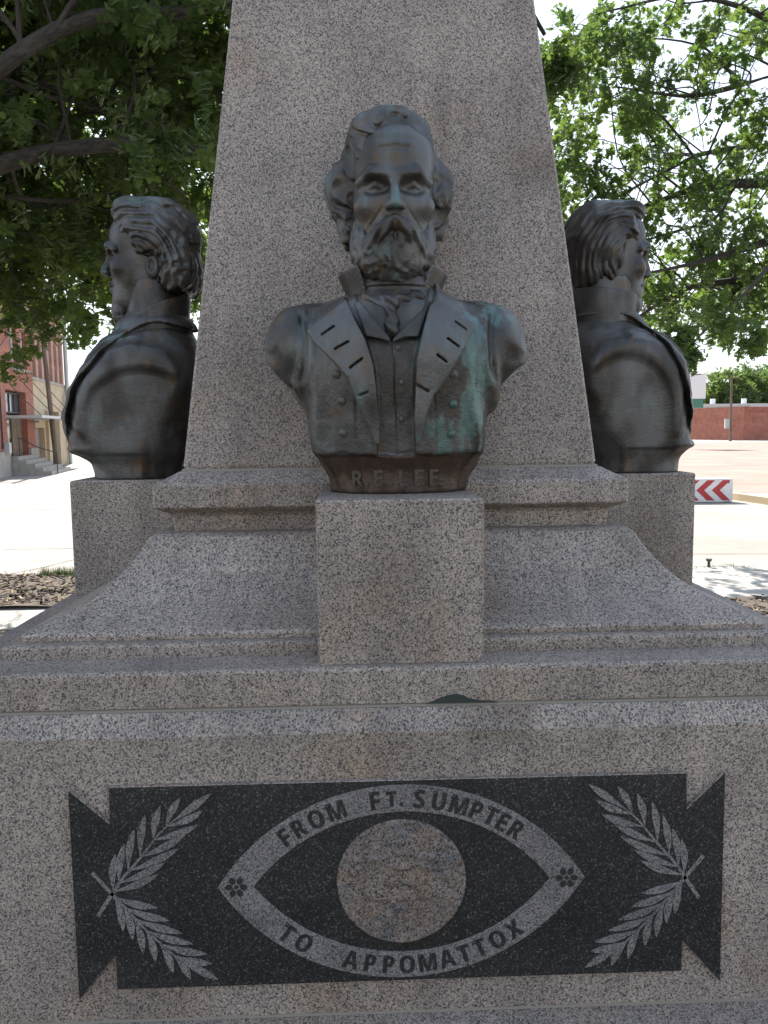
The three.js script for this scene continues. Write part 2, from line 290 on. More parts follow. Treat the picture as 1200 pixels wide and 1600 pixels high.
// skin of a distance field: one vertex in each cell the surface crosses
function skin(fn, lo, hi, cell, color) {
  const nx = Math.ceil((hi[0] - lo[0]) / cell) + 1, ny = Math.ceil((hi[1] - lo[1]) / cell) + 1, nz = Math.ceil((hi[2] - lo[2]) / cell) + 1, sx = 1, sy = nx, sz = nx * ny;
  const f = new Float32Array(nx * ny * nz), B = 4, reach = B * cell * 0.87 * 1.7 + 0.006;
  for (let z0 = 0; z0 < nz; z0 += B) for (let y0 = 0; y0 < ny; y0 += B) for (let x0 = 0; x0 < nx; x0 += B) {
    const c = fn(lo[0] + (x0 + 1.5) * cell, lo[1] + (y0 + 1.5) * cell, lo[2] + (z0 + 1.5) * cell), far = Math.abs(c) > reach;
    for (let z = z0; z < Math.min(nz, z0 + B); z++) for (let y = y0; y < Math.min(ny, y0 + B); y++) for (let x = x0; x < Math.min(nx, x0 + B); x++)
      f[x + y * sy + z * sz] = far ? c : fn(lo[0] + x * cell, lo[1] + y * cell, lo[2] + z * cell);
  }
  const id = new Int32Array(f.length).fill(-1), pos = [], idx = [], E = [[0, 1], [2, 3], [4, 5], [6, 7], [0, 2], [1, 3], [4, 6], [5, 7], [0, 4], [1, 5], [2, 6], [3, 7]], off = [0, sx, sy, sx + sy, sz, sx + sz, sy + sz, sx + sy + sz];
  for (let z = 0; z < nz - 1; z++) for (let y = 0; y < ny - 1; y++) for (let x = 0; x < nx - 1; x++) {
    const o = x + y * sy + z * sz; let m = 0; for (let k = 0; k < 8; k++) if (f[o + off[k]] < 0) m |= 1 << k;
    if (m === 0 || m === 255) continue;
    let px = 0, py = 0, pz = 0, n = 0;
    for (const [a, b] of E) if ((m >> a & 1) !== (m >> b & 1)) { const fa = f[o + off[a]], t = fa / (fa - f[o + off[b]]); px += (a & 1) + t * ((b & 1) - (a & 1)); py += (a >> 1 & 1) + t * ((b >> 1 & 1) - (a >> 1 & 1)); pz += (a >> 2 & 1) + t * ((b >> 2 & 1) - (a >> 2 & 1)); n++; }
    id[o] = pos.length / 3; pos.push(lo[0] + (x + px / n) * cell, lo[1] + (y + py / n) * cell, lo[2] + (z + pz / n) * cell);
  }
  const q = (a, b, c, d, flip) => { if (a < 0 || b < 0 || c < 0 || d < 0) return; flip ? idx.push(a, c, b, a, d, c) : idx.push(a, b, c, a, c, d); };
  for (let z = 1; z < nz - 1; z++) for (let y = 1; y < ny - 1; y++) for (let x = 1; x < nx - 1; x++) {
    const o = x + y * sy + z * sz, s = f[o] < 0;
    if (s !== f[o + sx] < 0) q(id[o - sy - sz], id[o - sz], id[o], id[o - sy], !s);
    if (s !== f[o + sy] < 0) q(id[o - sx - sz], id[o - sx], id[o], id[o - sz], !s);
    if (s !== f[o + sz] < 0) q(id[o - sx - sy], id[o - sy], id[o], id[o - sx], !s);
  }
  const g = new THREE.BufferGeometry(); g.setIndex(idx); g.setAttribute('position', new THREE.Float32BufferAttribute(pos, 3)); g.computeVertexNormals();
  paint(g, color); return g;
}
function paint(g, color) {
  const p = g.attributes.position, col = new Float32Array(p.count * 3), uv = new Float32Array(p.count * 2), c = [0, 0, 0];
  for (let i = 0; i < p.count; i++) { const x = p.getX(i), y = p.getY(i), z = p.getZ(i); color(x, y, z, c); col.set(c, i * 3); uv[2 * i] = x + z * 0.7; uv[2 * i + 1] = y - z * 0.3; }
  g.setAttribute('color', new THREE.BufferAttribute(col, 3)); g.setAttribute('uv', new THREE.BufferAttribute(uv, 2)); return g;
}
const pitted = texture(512, (i, j, c) => { const v = 0.55 * wrapFbm(i, j, 512, 60, 4.4, 2) + 0.45 * wrapFbm(i, j, 512, 150, 9.2, 2); c[0] = c[1] = c[2] = v; }, false); pitted.repeat.set(2.6, 2.6);
const bronze = std({ vertexColors: true, metalness: 0.42, roughness: 0.45, bumpMap: pitted, bumpScale: 0.0014 });
// weathered bronze: brown ground, grey bloom, verdigris runs, rust; spots = [x, y, z, radius, strength]
function bronzeColor(seed, spots, brownBelow = -1, streak = 0.5, bloom = 0) {
  return (x, y, z, c) => {
    const n = fbm(x * 14 + seed, y * 9, z * 14, 4), m = fbm(x * 62 + seed, y * 15 + 9, z * 62, 4), r = fbm(x * 26, y * 20 + seed, z * 26 + 4, 3);
    let v = sstep(0.60, 0.78, m * 0.6 + n * 0.4) * streak;
    for (const s of spots) { const d = Math.hypot(x - s[0], (y - s[1]) * (s[5] ?? 1), z - s[2]) / s[3]; v = Math.max(v, s[4] * sstep(1.05, 0.45, d + 2.2 * (fbm(x * 85, y * 20, z * 85, 4) - 0.5))); }
    const g = sstep(0.3, 0.7, n + bloom); let R = lerp(.038, .098, g), G = lerp(.033, .094, g), B = lerp(.027, .087, g);
    const ru = sstep(.6, .74, r) * .55; R = lerp(R, .10, ru); G = lerp(G, .062, ru); B = lerp(B, .032, ru);
    R = lerp(R, .098, v); G = lerp(G, .158, v); B = lerp(B, .142, v);
    if (y < brownBelow + 0.012 * (noise(x * 60, 3, z * 30) - 0.5)) { const k = 0.75 + 0.6 * (m - 0.5); R = .062 * k + .012 * r; G = .044 * k; B = .028 * k; }
    const w = 0.85 + 0.3 * m; c[0] = R * w; c[1] = G * w; c[2] = B * w;
  };
}
function frontOf(fn, x, y, from = 0.4) { let z = from; for (let i = 0; i < 160; i++) { const d = fn(x, y, z); if (d < 0.0004) break; z -= Math.max(d * 0.7, 0.0004); } return z; }
const grad = (fn, x, y, z, e = 0.003) => V(fn(x + e, y, z) - fn(x - e, y, z), fn(x, y + e, z) - fn(x, y - e, z), fn(x, y, z + e) - fn(x, y, z - e)).normalize();
// elliptical torso: half width, front and back given by height
function torsoField(A, F, K, n = 2.3) {
  const a = table(A), f = table(F), k = table(K);
  return (x, y, z) => { const yy = Math.max(y, 0), w = a(yy), fr = f(yy), bk = k(yy), b = (fr - bk) / 2, u = Math.abs(x / w), v = Math.abs((z - (fr + bk) / 2) / b), r = Math.pow(Math.pow(u, n) + Math.pow(v, n), 1 / n); return (r - 1) * Math.min(w, b) * (r > 1 ? 0.9 : 1); };
}
const strands = (x, y, z, fx, fy, fz, amp, wob = 6) => { const w = fbm(x * 22, y * 22, z * 22, 2) * wob; return amp * Math.sin(x * fx + y * fy + z * fz + w * 2.2) * (0.5 + noise(x * 30 + 5, y * 30, z * 30)); };
const sweep = (x, y, z, cy, cz, fr, amp) => { const w = fbm(x * 18, y * 18, z * 18, 2), r = Math.hypot(y - cy, z - cz); return amp * Math.sin(r * fr + x * 50 + w * 9) * (.25 + 1.3 * noise(x * 24 + 9, y * 24, z * 24)); };
const curls = (x, y, z, s, amp) => amp * (Math.abs(noise(x * s, y * s, z * s) - 0.5) * 2 - 0.45) ;

const BUST = []; // shared by the three: base heights
function faceField(p) { // p: mirrored face about x = p.cx; heights and depths of the features
  const { cx, eyeY, browY, browZ, noseTip, noseRoot, mouthY, mouthZ, chin, face, cheek, eyeX = 0.043 } = p;
  return (x, y, z) => {
    const ax = Math.abs(x - cx), wob = 0;
    let d = ell(ax, y, z, 0, face[0], face[1], face[2], face[3], face[4]);
    d = smin(d, ell(ax, y, z, 0, p.brow[0], p.brow[1], p.brow[2], p.brow[3], p.brow[4]), 0.03);
    d = smin(d, ell(ax, y, z, 0, chin[0], chin[1], chin[2], chin[3], chin[4]), 0.03);
    d = smin(d, cap(ax, y, z, 0.010, browY - 0.003, browZ + 0.002, eyeX + 0.008, browY + 0.005, browZ - 0.006, 0.012, 0.0115), 0.016);
    d = smin(d, cap(ax, y, z, eyeX + 0.008, browY + 0.006, browZ - 0.010, eyeX + 0.036, browY - 0.010, browZ - 0.034, 0.010, 0.008), 0.016);
    d = smin(d, ell(ax, y, z, cheek[0], cheek[1], cheek[2], 0.030, 0.022, 0.026), 0.022);
    d = smax(d, -ell(ax, y, z, eyeX - 0.002, eyeY + 0.002, browZ + 0.006, 0.034, 0.0185, 0.036), 0.010);
    d = smin(d, Math.hypot(ax - eyeX, y - eyeY, z - (browZ - 0.040)) - 0.0185, 0.003);
    d = smin(d, cap(ax, y, z, eyeX - 0.021, eyeY + 0.001, browZ - 0.026, eyeX, eyeY + 0.010, browZ - 0.0195, 0.0035, 0.0045), 0.004);
    d = smin(d, cap(ax, y, z, eyeX, eyeY + 0.010, browZ - 0.0195, eyeX + 0.024, eyeY - 0.001, browZ - 0.032, 0.0045, 0.0035), 0.004);
    d = smin(d, cap(ax, y, z, eyeX - 0.018, eyeY - 0.007, browZ - 0.025, eyeX + 0.018, eyeY - 0.011, browZ - 0.028, 0.0035, 0.003), 0.006);
    d = smin(d, cap(ax, y, z, eyeX - 0.022, eyeY - 0.019, browZ - 0.014, eyeX + 0.014, eyeY - 0.024, browZ - 0.022, 0.005, 0.004), 0.012);
    d = smin(d, cap(ax, y, z, 0, noseRoot[0], noseRoot[1], 0, noseTip[0] + 0.006, noseTip[1] - 0.013, 0.0072, 0.0125), 0.012);
    d = smin(d, ell(ax, y, z, 0.0145, noseTip[0] + 0.001, noseTip[1] - 0.020, 0.0085, 0.0095, 0.013), 0.007);
    d = smax(d, -ell(ax, y, z, 0.009, noseTip[0] - 0.011, noseTip[1] - 0.016, 0.005, 0.005, 0.008), 0.003);
    return d;
  };
}

// ---- front bust: bearded man in an open military coat
function frontBust() {
  const t = thing('bronze_bust', 'bronze bust of a bearded man in an open double breasted coat facing forward', 'bust', [0.006, EYE - 0.1513, 0.755], 0, 'bronze busts on the monument');
  const cx = -0.006;
  const core = torsoField([[0, .154], [.04, .160], [.075, .178], [.10, .190], [.16, .203], [.26, .230], [.33, .243], [.385, .226], [.43, .165], [.46, .105], [.5, .086], [.56, .08]],
    [[0, .078], [.05, .080], [.085, .096], [.16, .112], [.28, .130], [.36, .122], [.42, .096], [.46, .076], [.52, .064]],
    [[0, -.11], [.1, -.125], [.3, -.15], [.4, -.145], [.46, -.11], [.56, -.09]]);
  const Ledge = table([[.09, -.05], [.12, -.05], [.25, -.053], [.29, -.058], [.34, -.073], [.39, -.097], [.434, -.114], [.47, -.12]]), Redge = table([[.09, .036], [.12, .035], [.25, .033], [.30, .036], [.356, .049], [.416, .067], [.435, .08], [.47, .09]]);
  const plk = table([[.1, -.005], [.221, -.010], [.297, -.012], [.341, -.017]]);
  const base = (x, y, z) => { // vest level
    let d = core(x, y, z);
    d = smin(d, cap(x, y, z, cx, 0.42, -0.025, cx, 0.60, -0.005, 0.074, 0.07), 0.02);
    return d;
  };
  const vestV = poly2([[-.100, .47], [-.088, .428], [-.019, .341], [.055, .405], [.075, .47]]);
  const body = (x, y, z) => {
    let d = base(x, y, z);
    if (z > 0) {
      const yy = clamp(y, .09, .46), cw = Math.max(Ledge(yy) - x, x - Redge(yy));     // coat fronts lie over the vest
      const front = sstep(0, .03, z) * sstep(.086, .094, y);
      d -= front * 0.009 * sstep(-.0015, .0015, cw); d += front * 0.009 * sstep(.002, -.004, cw) * sstep(.43, .38, y);
      if (y < .345 && cw < 0) d -= front * 0.0045 * sstep(-.001, .001, x - plk(clamp(y, .1, .341)));
      d += front * 0.007 * sstep(.002, -.002, vestV(x, y));
      d += 0.0035 * sstep(.006, 0, Math.abs(cw - 0.034 - 0.012 * Math.sin(y * 11))) * front * sstep(.36, .3, y);
    } else d -= 0.009;
    // sleeves cut off short
    for (const s of [-1, 1]) {
      const ax = s * x; let a = ell(ax, y, z, .228, .345, -.02, .080, .080, .088); a = smin(a, cap(ax, y, z, .10, .420, -.03, .222, .372, -.02, .040, .066), .03); a = smin(a, cap(ax, y, z, .215, .365, -.02, .262, .30, -.015, .066, .050), .02);
      a += 0.0035 * Math.sin((y * 0.8 + ax * 0.7 + z * .3) * 120 + 5 * noise(x * 20, y * 20, z * 20)) * noise(x * 15, y * 15 + 3, z * 15);
      a = smax(a, (ax - .282) * .70 - (y - .282) * .714, .006);
      d = smin(d, a, ax > .2 ? .010 : .022);
    }
    { const ax = Math.abs(x), q = ax - .207 - .25 * (y - .33) * (y - .33) * 9; d += (.0045 * sstep(.011, 0, Math.abs(q)) - .0018 * sstep(.012, 0, Math.abs(q + .014))) * sstep(.24, .29, y) * sstep(.435, .40, y) * sstep(-.09, -.03, z); }
    // folds and unevenness
    d += 0.004 * (fbm(x * 16, y * 9, z * 16, 3) - .5) + 0.0022 * (fbm(x * 75, y * 40, z * 75, 2) - .5) + 0.0048 * Math.sin(x * 75 + y * 14 + 5 * noise(x * 9, y * 8, 3)) * sstep(.12, .2, Math.abs(x)) * sstep(.4, .2, y);
    // rough band at the foot, the coat hem stands over it
    const hem = 0.091 + 0.006 * Math.sin(x * 47 + 1) + 0.005 * (noise(x * 45, 1, z * 45) - .5);
    d += 0.0035 * sstep(hem + .002, hem - .002, y);
    if (y < .1) d += 0.003 * (fbm(x * 55, y * 30, z * 55, 3) - .5);
    return smax(d, -y, .003);
  };
  const spots = [[.165, .34, .10, .040, .75, .3], [.168, .22, .09, .038, 1, .22], [.10, .11, .12, .035, .8, .5], [.22, .40, .02, .045, .7, .6], [-.01, .87, 0, .07, .75], [-.006, .640, .15, .026, .8, .55], [.045, .33, .14, .024, .6, .4], [-.2, .34, .05, .04, .3, .5], [-.085, .25, .14, .022, .45, .4]];
  const col = bronzeColor(2.2, spots, .091, .45);
  mesh('coat', skin(body, [-.34, -.006, -.19], [.34, .58, .16], .0038, col), bronze, t);
  // lapels
  const lapel = (P, holes) => { const q = poly2(P); return (x, y, z) => { const dp = q(x, y), b = base(x, y, z) - .006 * clamp((Math.abs(x + .008) - .05) / .11) - .003; let d = smax(dp, Math.abs(b - 0.0205 - 0.004 * Math.sin(y * 40 + x * 20) * .6) - 0.0058, .005); for (const [a, c] of holes) d = Math.max(d, 0.0023 - seg2(x, y, a, c)); return smax(d, -z + .01, .002) + 0.001 * (fbm(x * 50, y * 30, z * 50, 2) - .5); }; };
  const LP = [[-.204, .365], [-.184, .336], [-.144, .293], [-.114, .257], [-.09, .192], [-.07, .151], [-.055, .112], [-.045, .115], [-.047, .16], [-.053, .247], [-.058, .287], [-.073, .337], [-.097, .387], [-.114, .434]];
  const RP = [[.085, .435], [.169, .375], [.141, .326], [.105, .26], [.074, .22], [.056, .175], [.048, .129], [.043, .108], [.035, .115], [.03, .17], [.033, .246], [.036, .301], [.049, .356], [.067, .416]];
  mesh('lapel', skin(lapel(LP, [[[-.169, .354], [-.142, .372]], [[-.141, .322], [-.111, .338]], [[-.109, .281], [-.082, .301]], [[-.089, .222], [-.073, .229]]]), [-.215, .10, .0], [-.035, .45, .18], .0027, bronzeColor(7.7, spots, -1, .45, .22)), bronze, t);
  mesh('lapel', skin(lapel(RP, [[[.122, .38], [.145, .362]], [[.103, .343], [.127, .325]], [[.08, .307], [.101, .291]], [[.033, .245], [.061, .23]]]), [.02, .10, .0], [.18, .45, .18], .0027, bronzeColor(9.7, spots, -1, .5, .22)), bronze, t);
  // vest lapels
  for (const P of [[[-.098, .432], [-.085, .432], [-.019, .343], [-.022, .337], [-.045, .345], [-.073, .350]], [[.075, .44], [.062, .42], [-.016, .343], [-.013, .337], [.012, .347], [.042, .349]]]) {
    const q = poly2(P); mesh('vest_lapel', skin((x, y, z) => Math.max(smax(q(x, y), Math.abs(base(x, y, z) - .005) - .0052, .003), -z), [-.11, .325, .02], [.09, .45, .17], .0027, bronzeColor(4.2, [], -1, .2)), bronze, t);
  }
  // standing collar, open in front
  const collar = (x, y, z) => { const X = x - cx, Z = (z + .022) * 1.12, r = Math.hypot(X, Z), R = .083 + .040 * Math.pow(clamp((y - .40) / .12), 1.3) + .006 * Math.abs(X) / .1; let d = Math.abs(r - R) * .88 - .0042; d = smax(d, y - .522 - .02 * clamp(-z * 12) + .10 * Math.max(0, z - .02) + .45 * Math.max(0, Math.abs(X) - .085), .004); d = smax(d, .405 - y, .004); return smax(d, z - .058 + (.5 - y) * .25, .004); };
  mesh('collar', skin(collar, [-.17, .39, -.17], [.17, .56, .09], .003, bronzeColor(5.5, [], -1, .2)), bronze, t);
  // shirt front, neckcloth
  const tie = (x, y, z) => { const zf = .068; let d = ell(x, y, z, cx - .008, .432, .086, .019, .019, .015); for (const s of [-1, 1]) d = smin(d, cap(x, y, z, cx - .010, .430, .080, cx + s * .058 - .006, .440 + s * .004, .056, .013, .019), .006); d = smin(d, cap(x, y, z, cx - .010, .42, .088, cx - .008, .362, .106, .012, .018), .01); return d + .004 * (fbm(x * 60, y * 45, z * 60, 2) - .5) + .0025 * Math.sin(x * 160 + y * 190); };
  mesh('neckcloth', skin(tie, [-.09, .33, .01], [.08, .47, .13], .003, bronzeColor(1.5, [], -1, .1)), bronze, t);
  // buttons
  const button = (x, y, r, k) => { const z = frontOf(body, x, y), n = grad(body, x, y, z, .006); const g = new THREE.LatheGeometry([[0, .006], [.3, .0057], [.62, .0042], [.75, .0028], [.82, .0034], [.93, .003], [1, .0012], [1, -.003]].map(([a, b]) => new THREE.Vector2(a * r, b)), 18); g.rotateX(Math.PI / 2); const o = mesh('button', paint(g, (a, b, c, q) => { const s = k; q[0] = .085 - .02 * s; q[1] = .075 + .03 * s; q[2] = .06 + .03 * s; }), bronze, t); o.position.set(x, y, z); o.quaternion.setFromUnitVectors(V(0, 0, 1), n); };
  for (const [x, y, k] of [[-.13, .212, 0], [-.128, .141, 0], [.12, .202, 1], [.118, .136, 1], [-.14, .27, 0], [.12, .268, 0]]) button(x, y, .0105, k);
  for (const [x, y] of [[-.001, .327], [.004, .17], [.004, .25]]) button(x, y, .008, 0);
  // cast letters on the foot
  for (const [ch, x, s] of [['R', -.094, .036], ['.', -.073, .036], ['E', -.047, .038], ['.', -.020, .038], ['L', .009, .037], ['E', .045, .038], ['E', .079, .038]]) {
    const g = new TextGeometry(ch, { font, size: s, depth: .005, curveSegments: 5 }); g.computeBoundingBox(); const b = g.boundingBox; g.translate(-(b.min.x + b.max.x) / 2, 0, 0);
    const z = frontOf(body, x, .036), n = grad(core, x, .036, z, .01); n.y = 0; n.normalize();
    const o = mesh('letter', paint(g, (a, b2, c, q) => { q[0] = .05; q[1] = .038; q[2] = .026; }), bronze, t); o.position.set(x, .018, Math.max(z, frontOf(body, x, .020), frontOf(body, x, .054) - .002) - .0016); o.quaternion.setFromUnitVectors(V(0, 0, 1), n);
  }
  // head
  const ff = faceField({ cx, eyeY: .672, browY: .700, browZ: .106, noseRoot: [.694, .108], noseTip: [.626, .146], mouthY: .57, mouthZ: .11, face: [.655, .018, .091, .13, .094], brow: [.755, .022, .090, .078, .090], chin: [.555, .02, .080, .075, .080], cheek: [.060, .640, .070] });
  const must = (ax, y, z, x) => { let m = cap(ax, y, z, .004, .600, .111, .032, .580, .106, .0155, .0145); m = smin(m, cap(ax, y, z, .032, .580, .106, .056, .556, .090, .0145, .012), .014); return m + .0022 * Math.sin(ax * 330 + y * 200 + 3 * noise(x * 40, y * 40, 2)) - .0005; };
  const head = (x, y, z) => {
    const ax = Math.abs(x - cx);
    let d = ff(x, y, z);
    d = smin(d, ell(x, y, z, cx, .74, -.03, .098, .115, .12), .03);
    d = smin(d, cap(x, y, z, cx, .47, -.02, cx, .60, -.01, .068, .07), .03);
    d += .0018 * Math.sin(y * 260 + 2 * noise(x * 20, y * 20, 0)) * sstep(.735, .75, y) * sstep(.80, .77, y) * sstep(.05, .03, ax);       // furrows
    d += .0022 * sstep(.006, .0, Math.abs(ax - .030 - (.625 - y) * .75)) * sstep(.58, .60, y) * sstep(.64, .62, y);   // fold beside the nose
    return d + .002 * (fbm(x * 40, y * 40, z * 40, 3) - .5);
  };
  const hs = bronzeColor(3.3, [...spots, [-.006, .79, .11, .03, .3]], -1, .3);
  mesh('head', skin(head, [-.12, .44, -.16], [.11, .88, .165], .0029, hs), bronze, t);
  const beard = (x, y, z) => {
    const ax = Math.abs(x - cx);
    let b = ell(x, y, z, cx - .003, .536, .040, .086, .066, .072);
    b = smin(b, ell(ax, y, z, .068, .580, .018, .027, .060, .048), .03);
    b = smin(b, ell(x, y, z, cx - .003, .548, .094, .026, .013, .018), .012);               // below the lip
    b = smax(b, -cap(ax, y, z, 0, .566, .118, .030, .556, .110, .0060, .004), .006);        // mouth
    b = smax(b, -ell(x, y, z, cx, .640, .10, .06, .055, .06), .012);
    b += curls(x, y * .8, z, 62, .006) + strands(x, y, z, 190, 40, 120, .002);
    return smin(b, must(ax, y, z, x), .018);
  };
  mesh('beard', skin(beard, [-.12, .45, -.06], [.11, .66, .15], .0029, bronzeColor(6.1, [[-.03, .53, .1, .03, .3], [0, .47, .08, .03, .3]], -1, .3)), bronze, t);
  const hair = (x, y, z) => {
    let h = ell(x, y, z, -.012, .752, -.035, .104, .117, .128);
    h = smin(h, ell(x, y, z, -.118, .705, -.03, .040, .062, .058), .035); h = smin(h, ell(x, y, z, .100, .705, -.03, .032, .058, .058), .035);
    h = smin(h, ell(x, y, z, -.100, .630, -.045, .034, .056, .05), .03); h = smin(h, ell(x, y, z, .088, .635, -.045, .026, .05, .05), .03);
    h = smin(h, ell(x, y, z, -.072, .775, .02, .026, .055, .050), .03);
    h = smin(h, ell(x, y, z, cx, .64, -.085, .09, .09, .06), .03); h = smin(h, ell(x, y, z, -.008, .816, .026, .072, .038, .050), .06);
    h = smax(h, -ell(x, y, z, cx + .002, .700, .125, .084, .112, .118), .012);
    h = smax(h, -ell(x, y, z, cx + .004, .62, .09, .093, .09, .085), .012);
    const side = sstep(.05, .1, Math.abs(x - cx)) * sstep(.78, .70, y);
    return h + (1 - side) * strands(x, y, z, 35, 150, 170, .0036, 4) + side * strands(x, y, z, 60, 50, 190, .0045, 5) + side * curls(x, y * .8, z, 30, .014);
  };
  mesh('hair', skin(hair, [-.185, .55, -.19], [.16, .89, .12], .003, bronzeColor(8.8, [[-.02, .875, -.01, .08, .8], [-.15, .72, 0, .03, .3], ...spots], -1, .35)), bronze, t);
  return t;
}
frontBust();

// ---- the two busts at the sides share a build: torso from its profile, arms cut flat
function sideBust(turn, x, label, o) {
  const t = thing('bronze_bust', label, 'bust', [x, EYE - 0.1513, 0], turn, 'bronze busts on the monument');
  const core = torsoField(o.A, o.F, o.K, 2.5);
  const base = (x_, y, z) => { let d = core(x_, y, z); for (const s of [-1, 1]) d = smin(d, ell(s * x_, y, z, .185, .315, -.02, .085, .085, .10), .04); return smin(d, cap(x_, y, z, 0, .42, -.03, 0, .60, -.02, o.neck, o.neck - .004), .035); };
  const arch = (y, z) => { const v = y < .2 ? 0 : (y - .2) / o.archH, u = (z - o.archZ) / (y < .2 ? o.archW * (1 + (.2 - y) * .5) : o.archW); return (Math.hypot(u, v) - 1) * .1; };
  const lip = table(o.lapel), line = table(o.line);
  const body = (x_, y, z) => {
    let d = base(x_, y, z);
    const ax = Math.abs(x_), L = lip(clamp(y, .05, .5)), side = ax - L;
    const low = sstep(.47, .43, y); d -= low * .010 * sstep(-.002, .002, side) * sstep(-.02, .01, z);
    const ly = y - line(clamp(z, -.15, .24)); d -= (.016 * sstep(-.003, .004, ly) - .006 * sstep(.012, .0, Math.abs(ly + .008))) * sstep(.53, .49, y) * sstep(.10, .20, y) * sstep(o.lineIn, o.lineIn + .01, ax);   // broad collar edge over the shoulder
    d -= .008 * low * sstep(.028, .024, Math.abs(side - .030)) * sstep(.0, .03, z) * sstep(.16, .20, y);              // turned back lapel
    d += .0035 * (fbm(x_ * 14, y * 9, z * 14, 3) - .5) + .0022 * (fbm(x_ * 70, y * 40, z * 70, 2) - .5) + .003 * Math.sin(y * 70 - z * 40 + ax * 60 + 4 * noise(x_ * 8, y * 8, z * 8)) * noise(x_ * 9, y * 9 + 4, z * 9) * sstep(.44, .36, y);
    d = smax(d, ax - o.cut, .022);
    d = smax(d, -smax(o.cut - .018 - .05 * clamp(.3 - y, 0, .3) - ax, arch(y, z), .016), .018);                                                // hollow of the missing arm
    d += .006 * sstep(.082, .074, y) * sstep(-.05, .05, z) - .008 * sstep(.022, .0, Math.abs(y - .088)) * sstep(.12, .22, z);
    return smax(d, -y, .003);
  };
  const col = bronzeColor(o.seed, o.spots, -1, .3);
  mesh('coat', skin(body, [-.25, -.006, -.2], [.25, .62, .31], .0042, col), bronze, t);
  const collar = (x_, y, z) => { const Z = z + .03, r = Math.hypot(x_, Z), tilt = o.collarTilt * z; let d = Math.abs(r - (o.collarR + o.collarFlare * clamp((y - .44) / .12))) - .006; d = smax(d, y - o.collarTop - tilt, .004); d = smax(d, o.collarLow - y, .004); return smax(d, z - o.collarFront, .004); };
  mesh('collar', skin(collar, [-.16, .38, -.18], [.16, .64, .16], .0036, bronzeColor(o.seed + 2, o.spots, -1, .3)), bronze, t);
  const ff = faceField(o.face);
  const head = (x_, y, z) => {
    const ax = Math.abs(x_);
    let d = smin(ff(x_, y, z), ell(x_, y, z, 0, .745, -.04, .094, .112, .118), .03);
    d = smin(d, cap(x_, y, z, 0, .47, -.03, 0, .62, -.02, .064, .066), .03);
    const m = o.mouth;                                                     // lips
    d = smin(d, ell(ax, y, z, 0, m[0] + .008, m[1], .026, .009, .011), .008); d = smin(d, ell(ax, y, z, 0, m[0] - .008, m[1] - .003, .022, .009, .011), .008);
    d = smax(d, -cap(ax, y, z, 0, m[0], m[1] + .012, .026, m[0] - .003, m[1], .003, .002), .004);
    // ear
    let e = ell(ax, y, z, .094, .657, -.042, .013, .036, .022); e = smax(e, -ell(ax, y, z, .108, .660, -.038, .012, .022, .012), .005); d = smin(d, e, .005);
    return d + .002 * (fbm(x_ * 40, y * 40, z * 40, 3) - .5);
  };
  mesh('head', skin(head, [-.13, .45, -.17], [.13, .88, .17], .0034, bronzeColor(o.seed + 1, o.spots, -1, .25)), bronze, t);
  mesh('hair', skin(o.hair, [-.16, .5, -.21], [.16, .91, .13], .0034, bronzeColor(o.seed + 3, o.spots, -1, .35)), bronze, t);
  if (o.beard) mesh('beard', skin(o.beard, [-.1, .45, .0], [.1, .62, .16], .0034, bronzeColor(o.seed + 4, [], -1, .2)), bronze, t);
  return t;
}
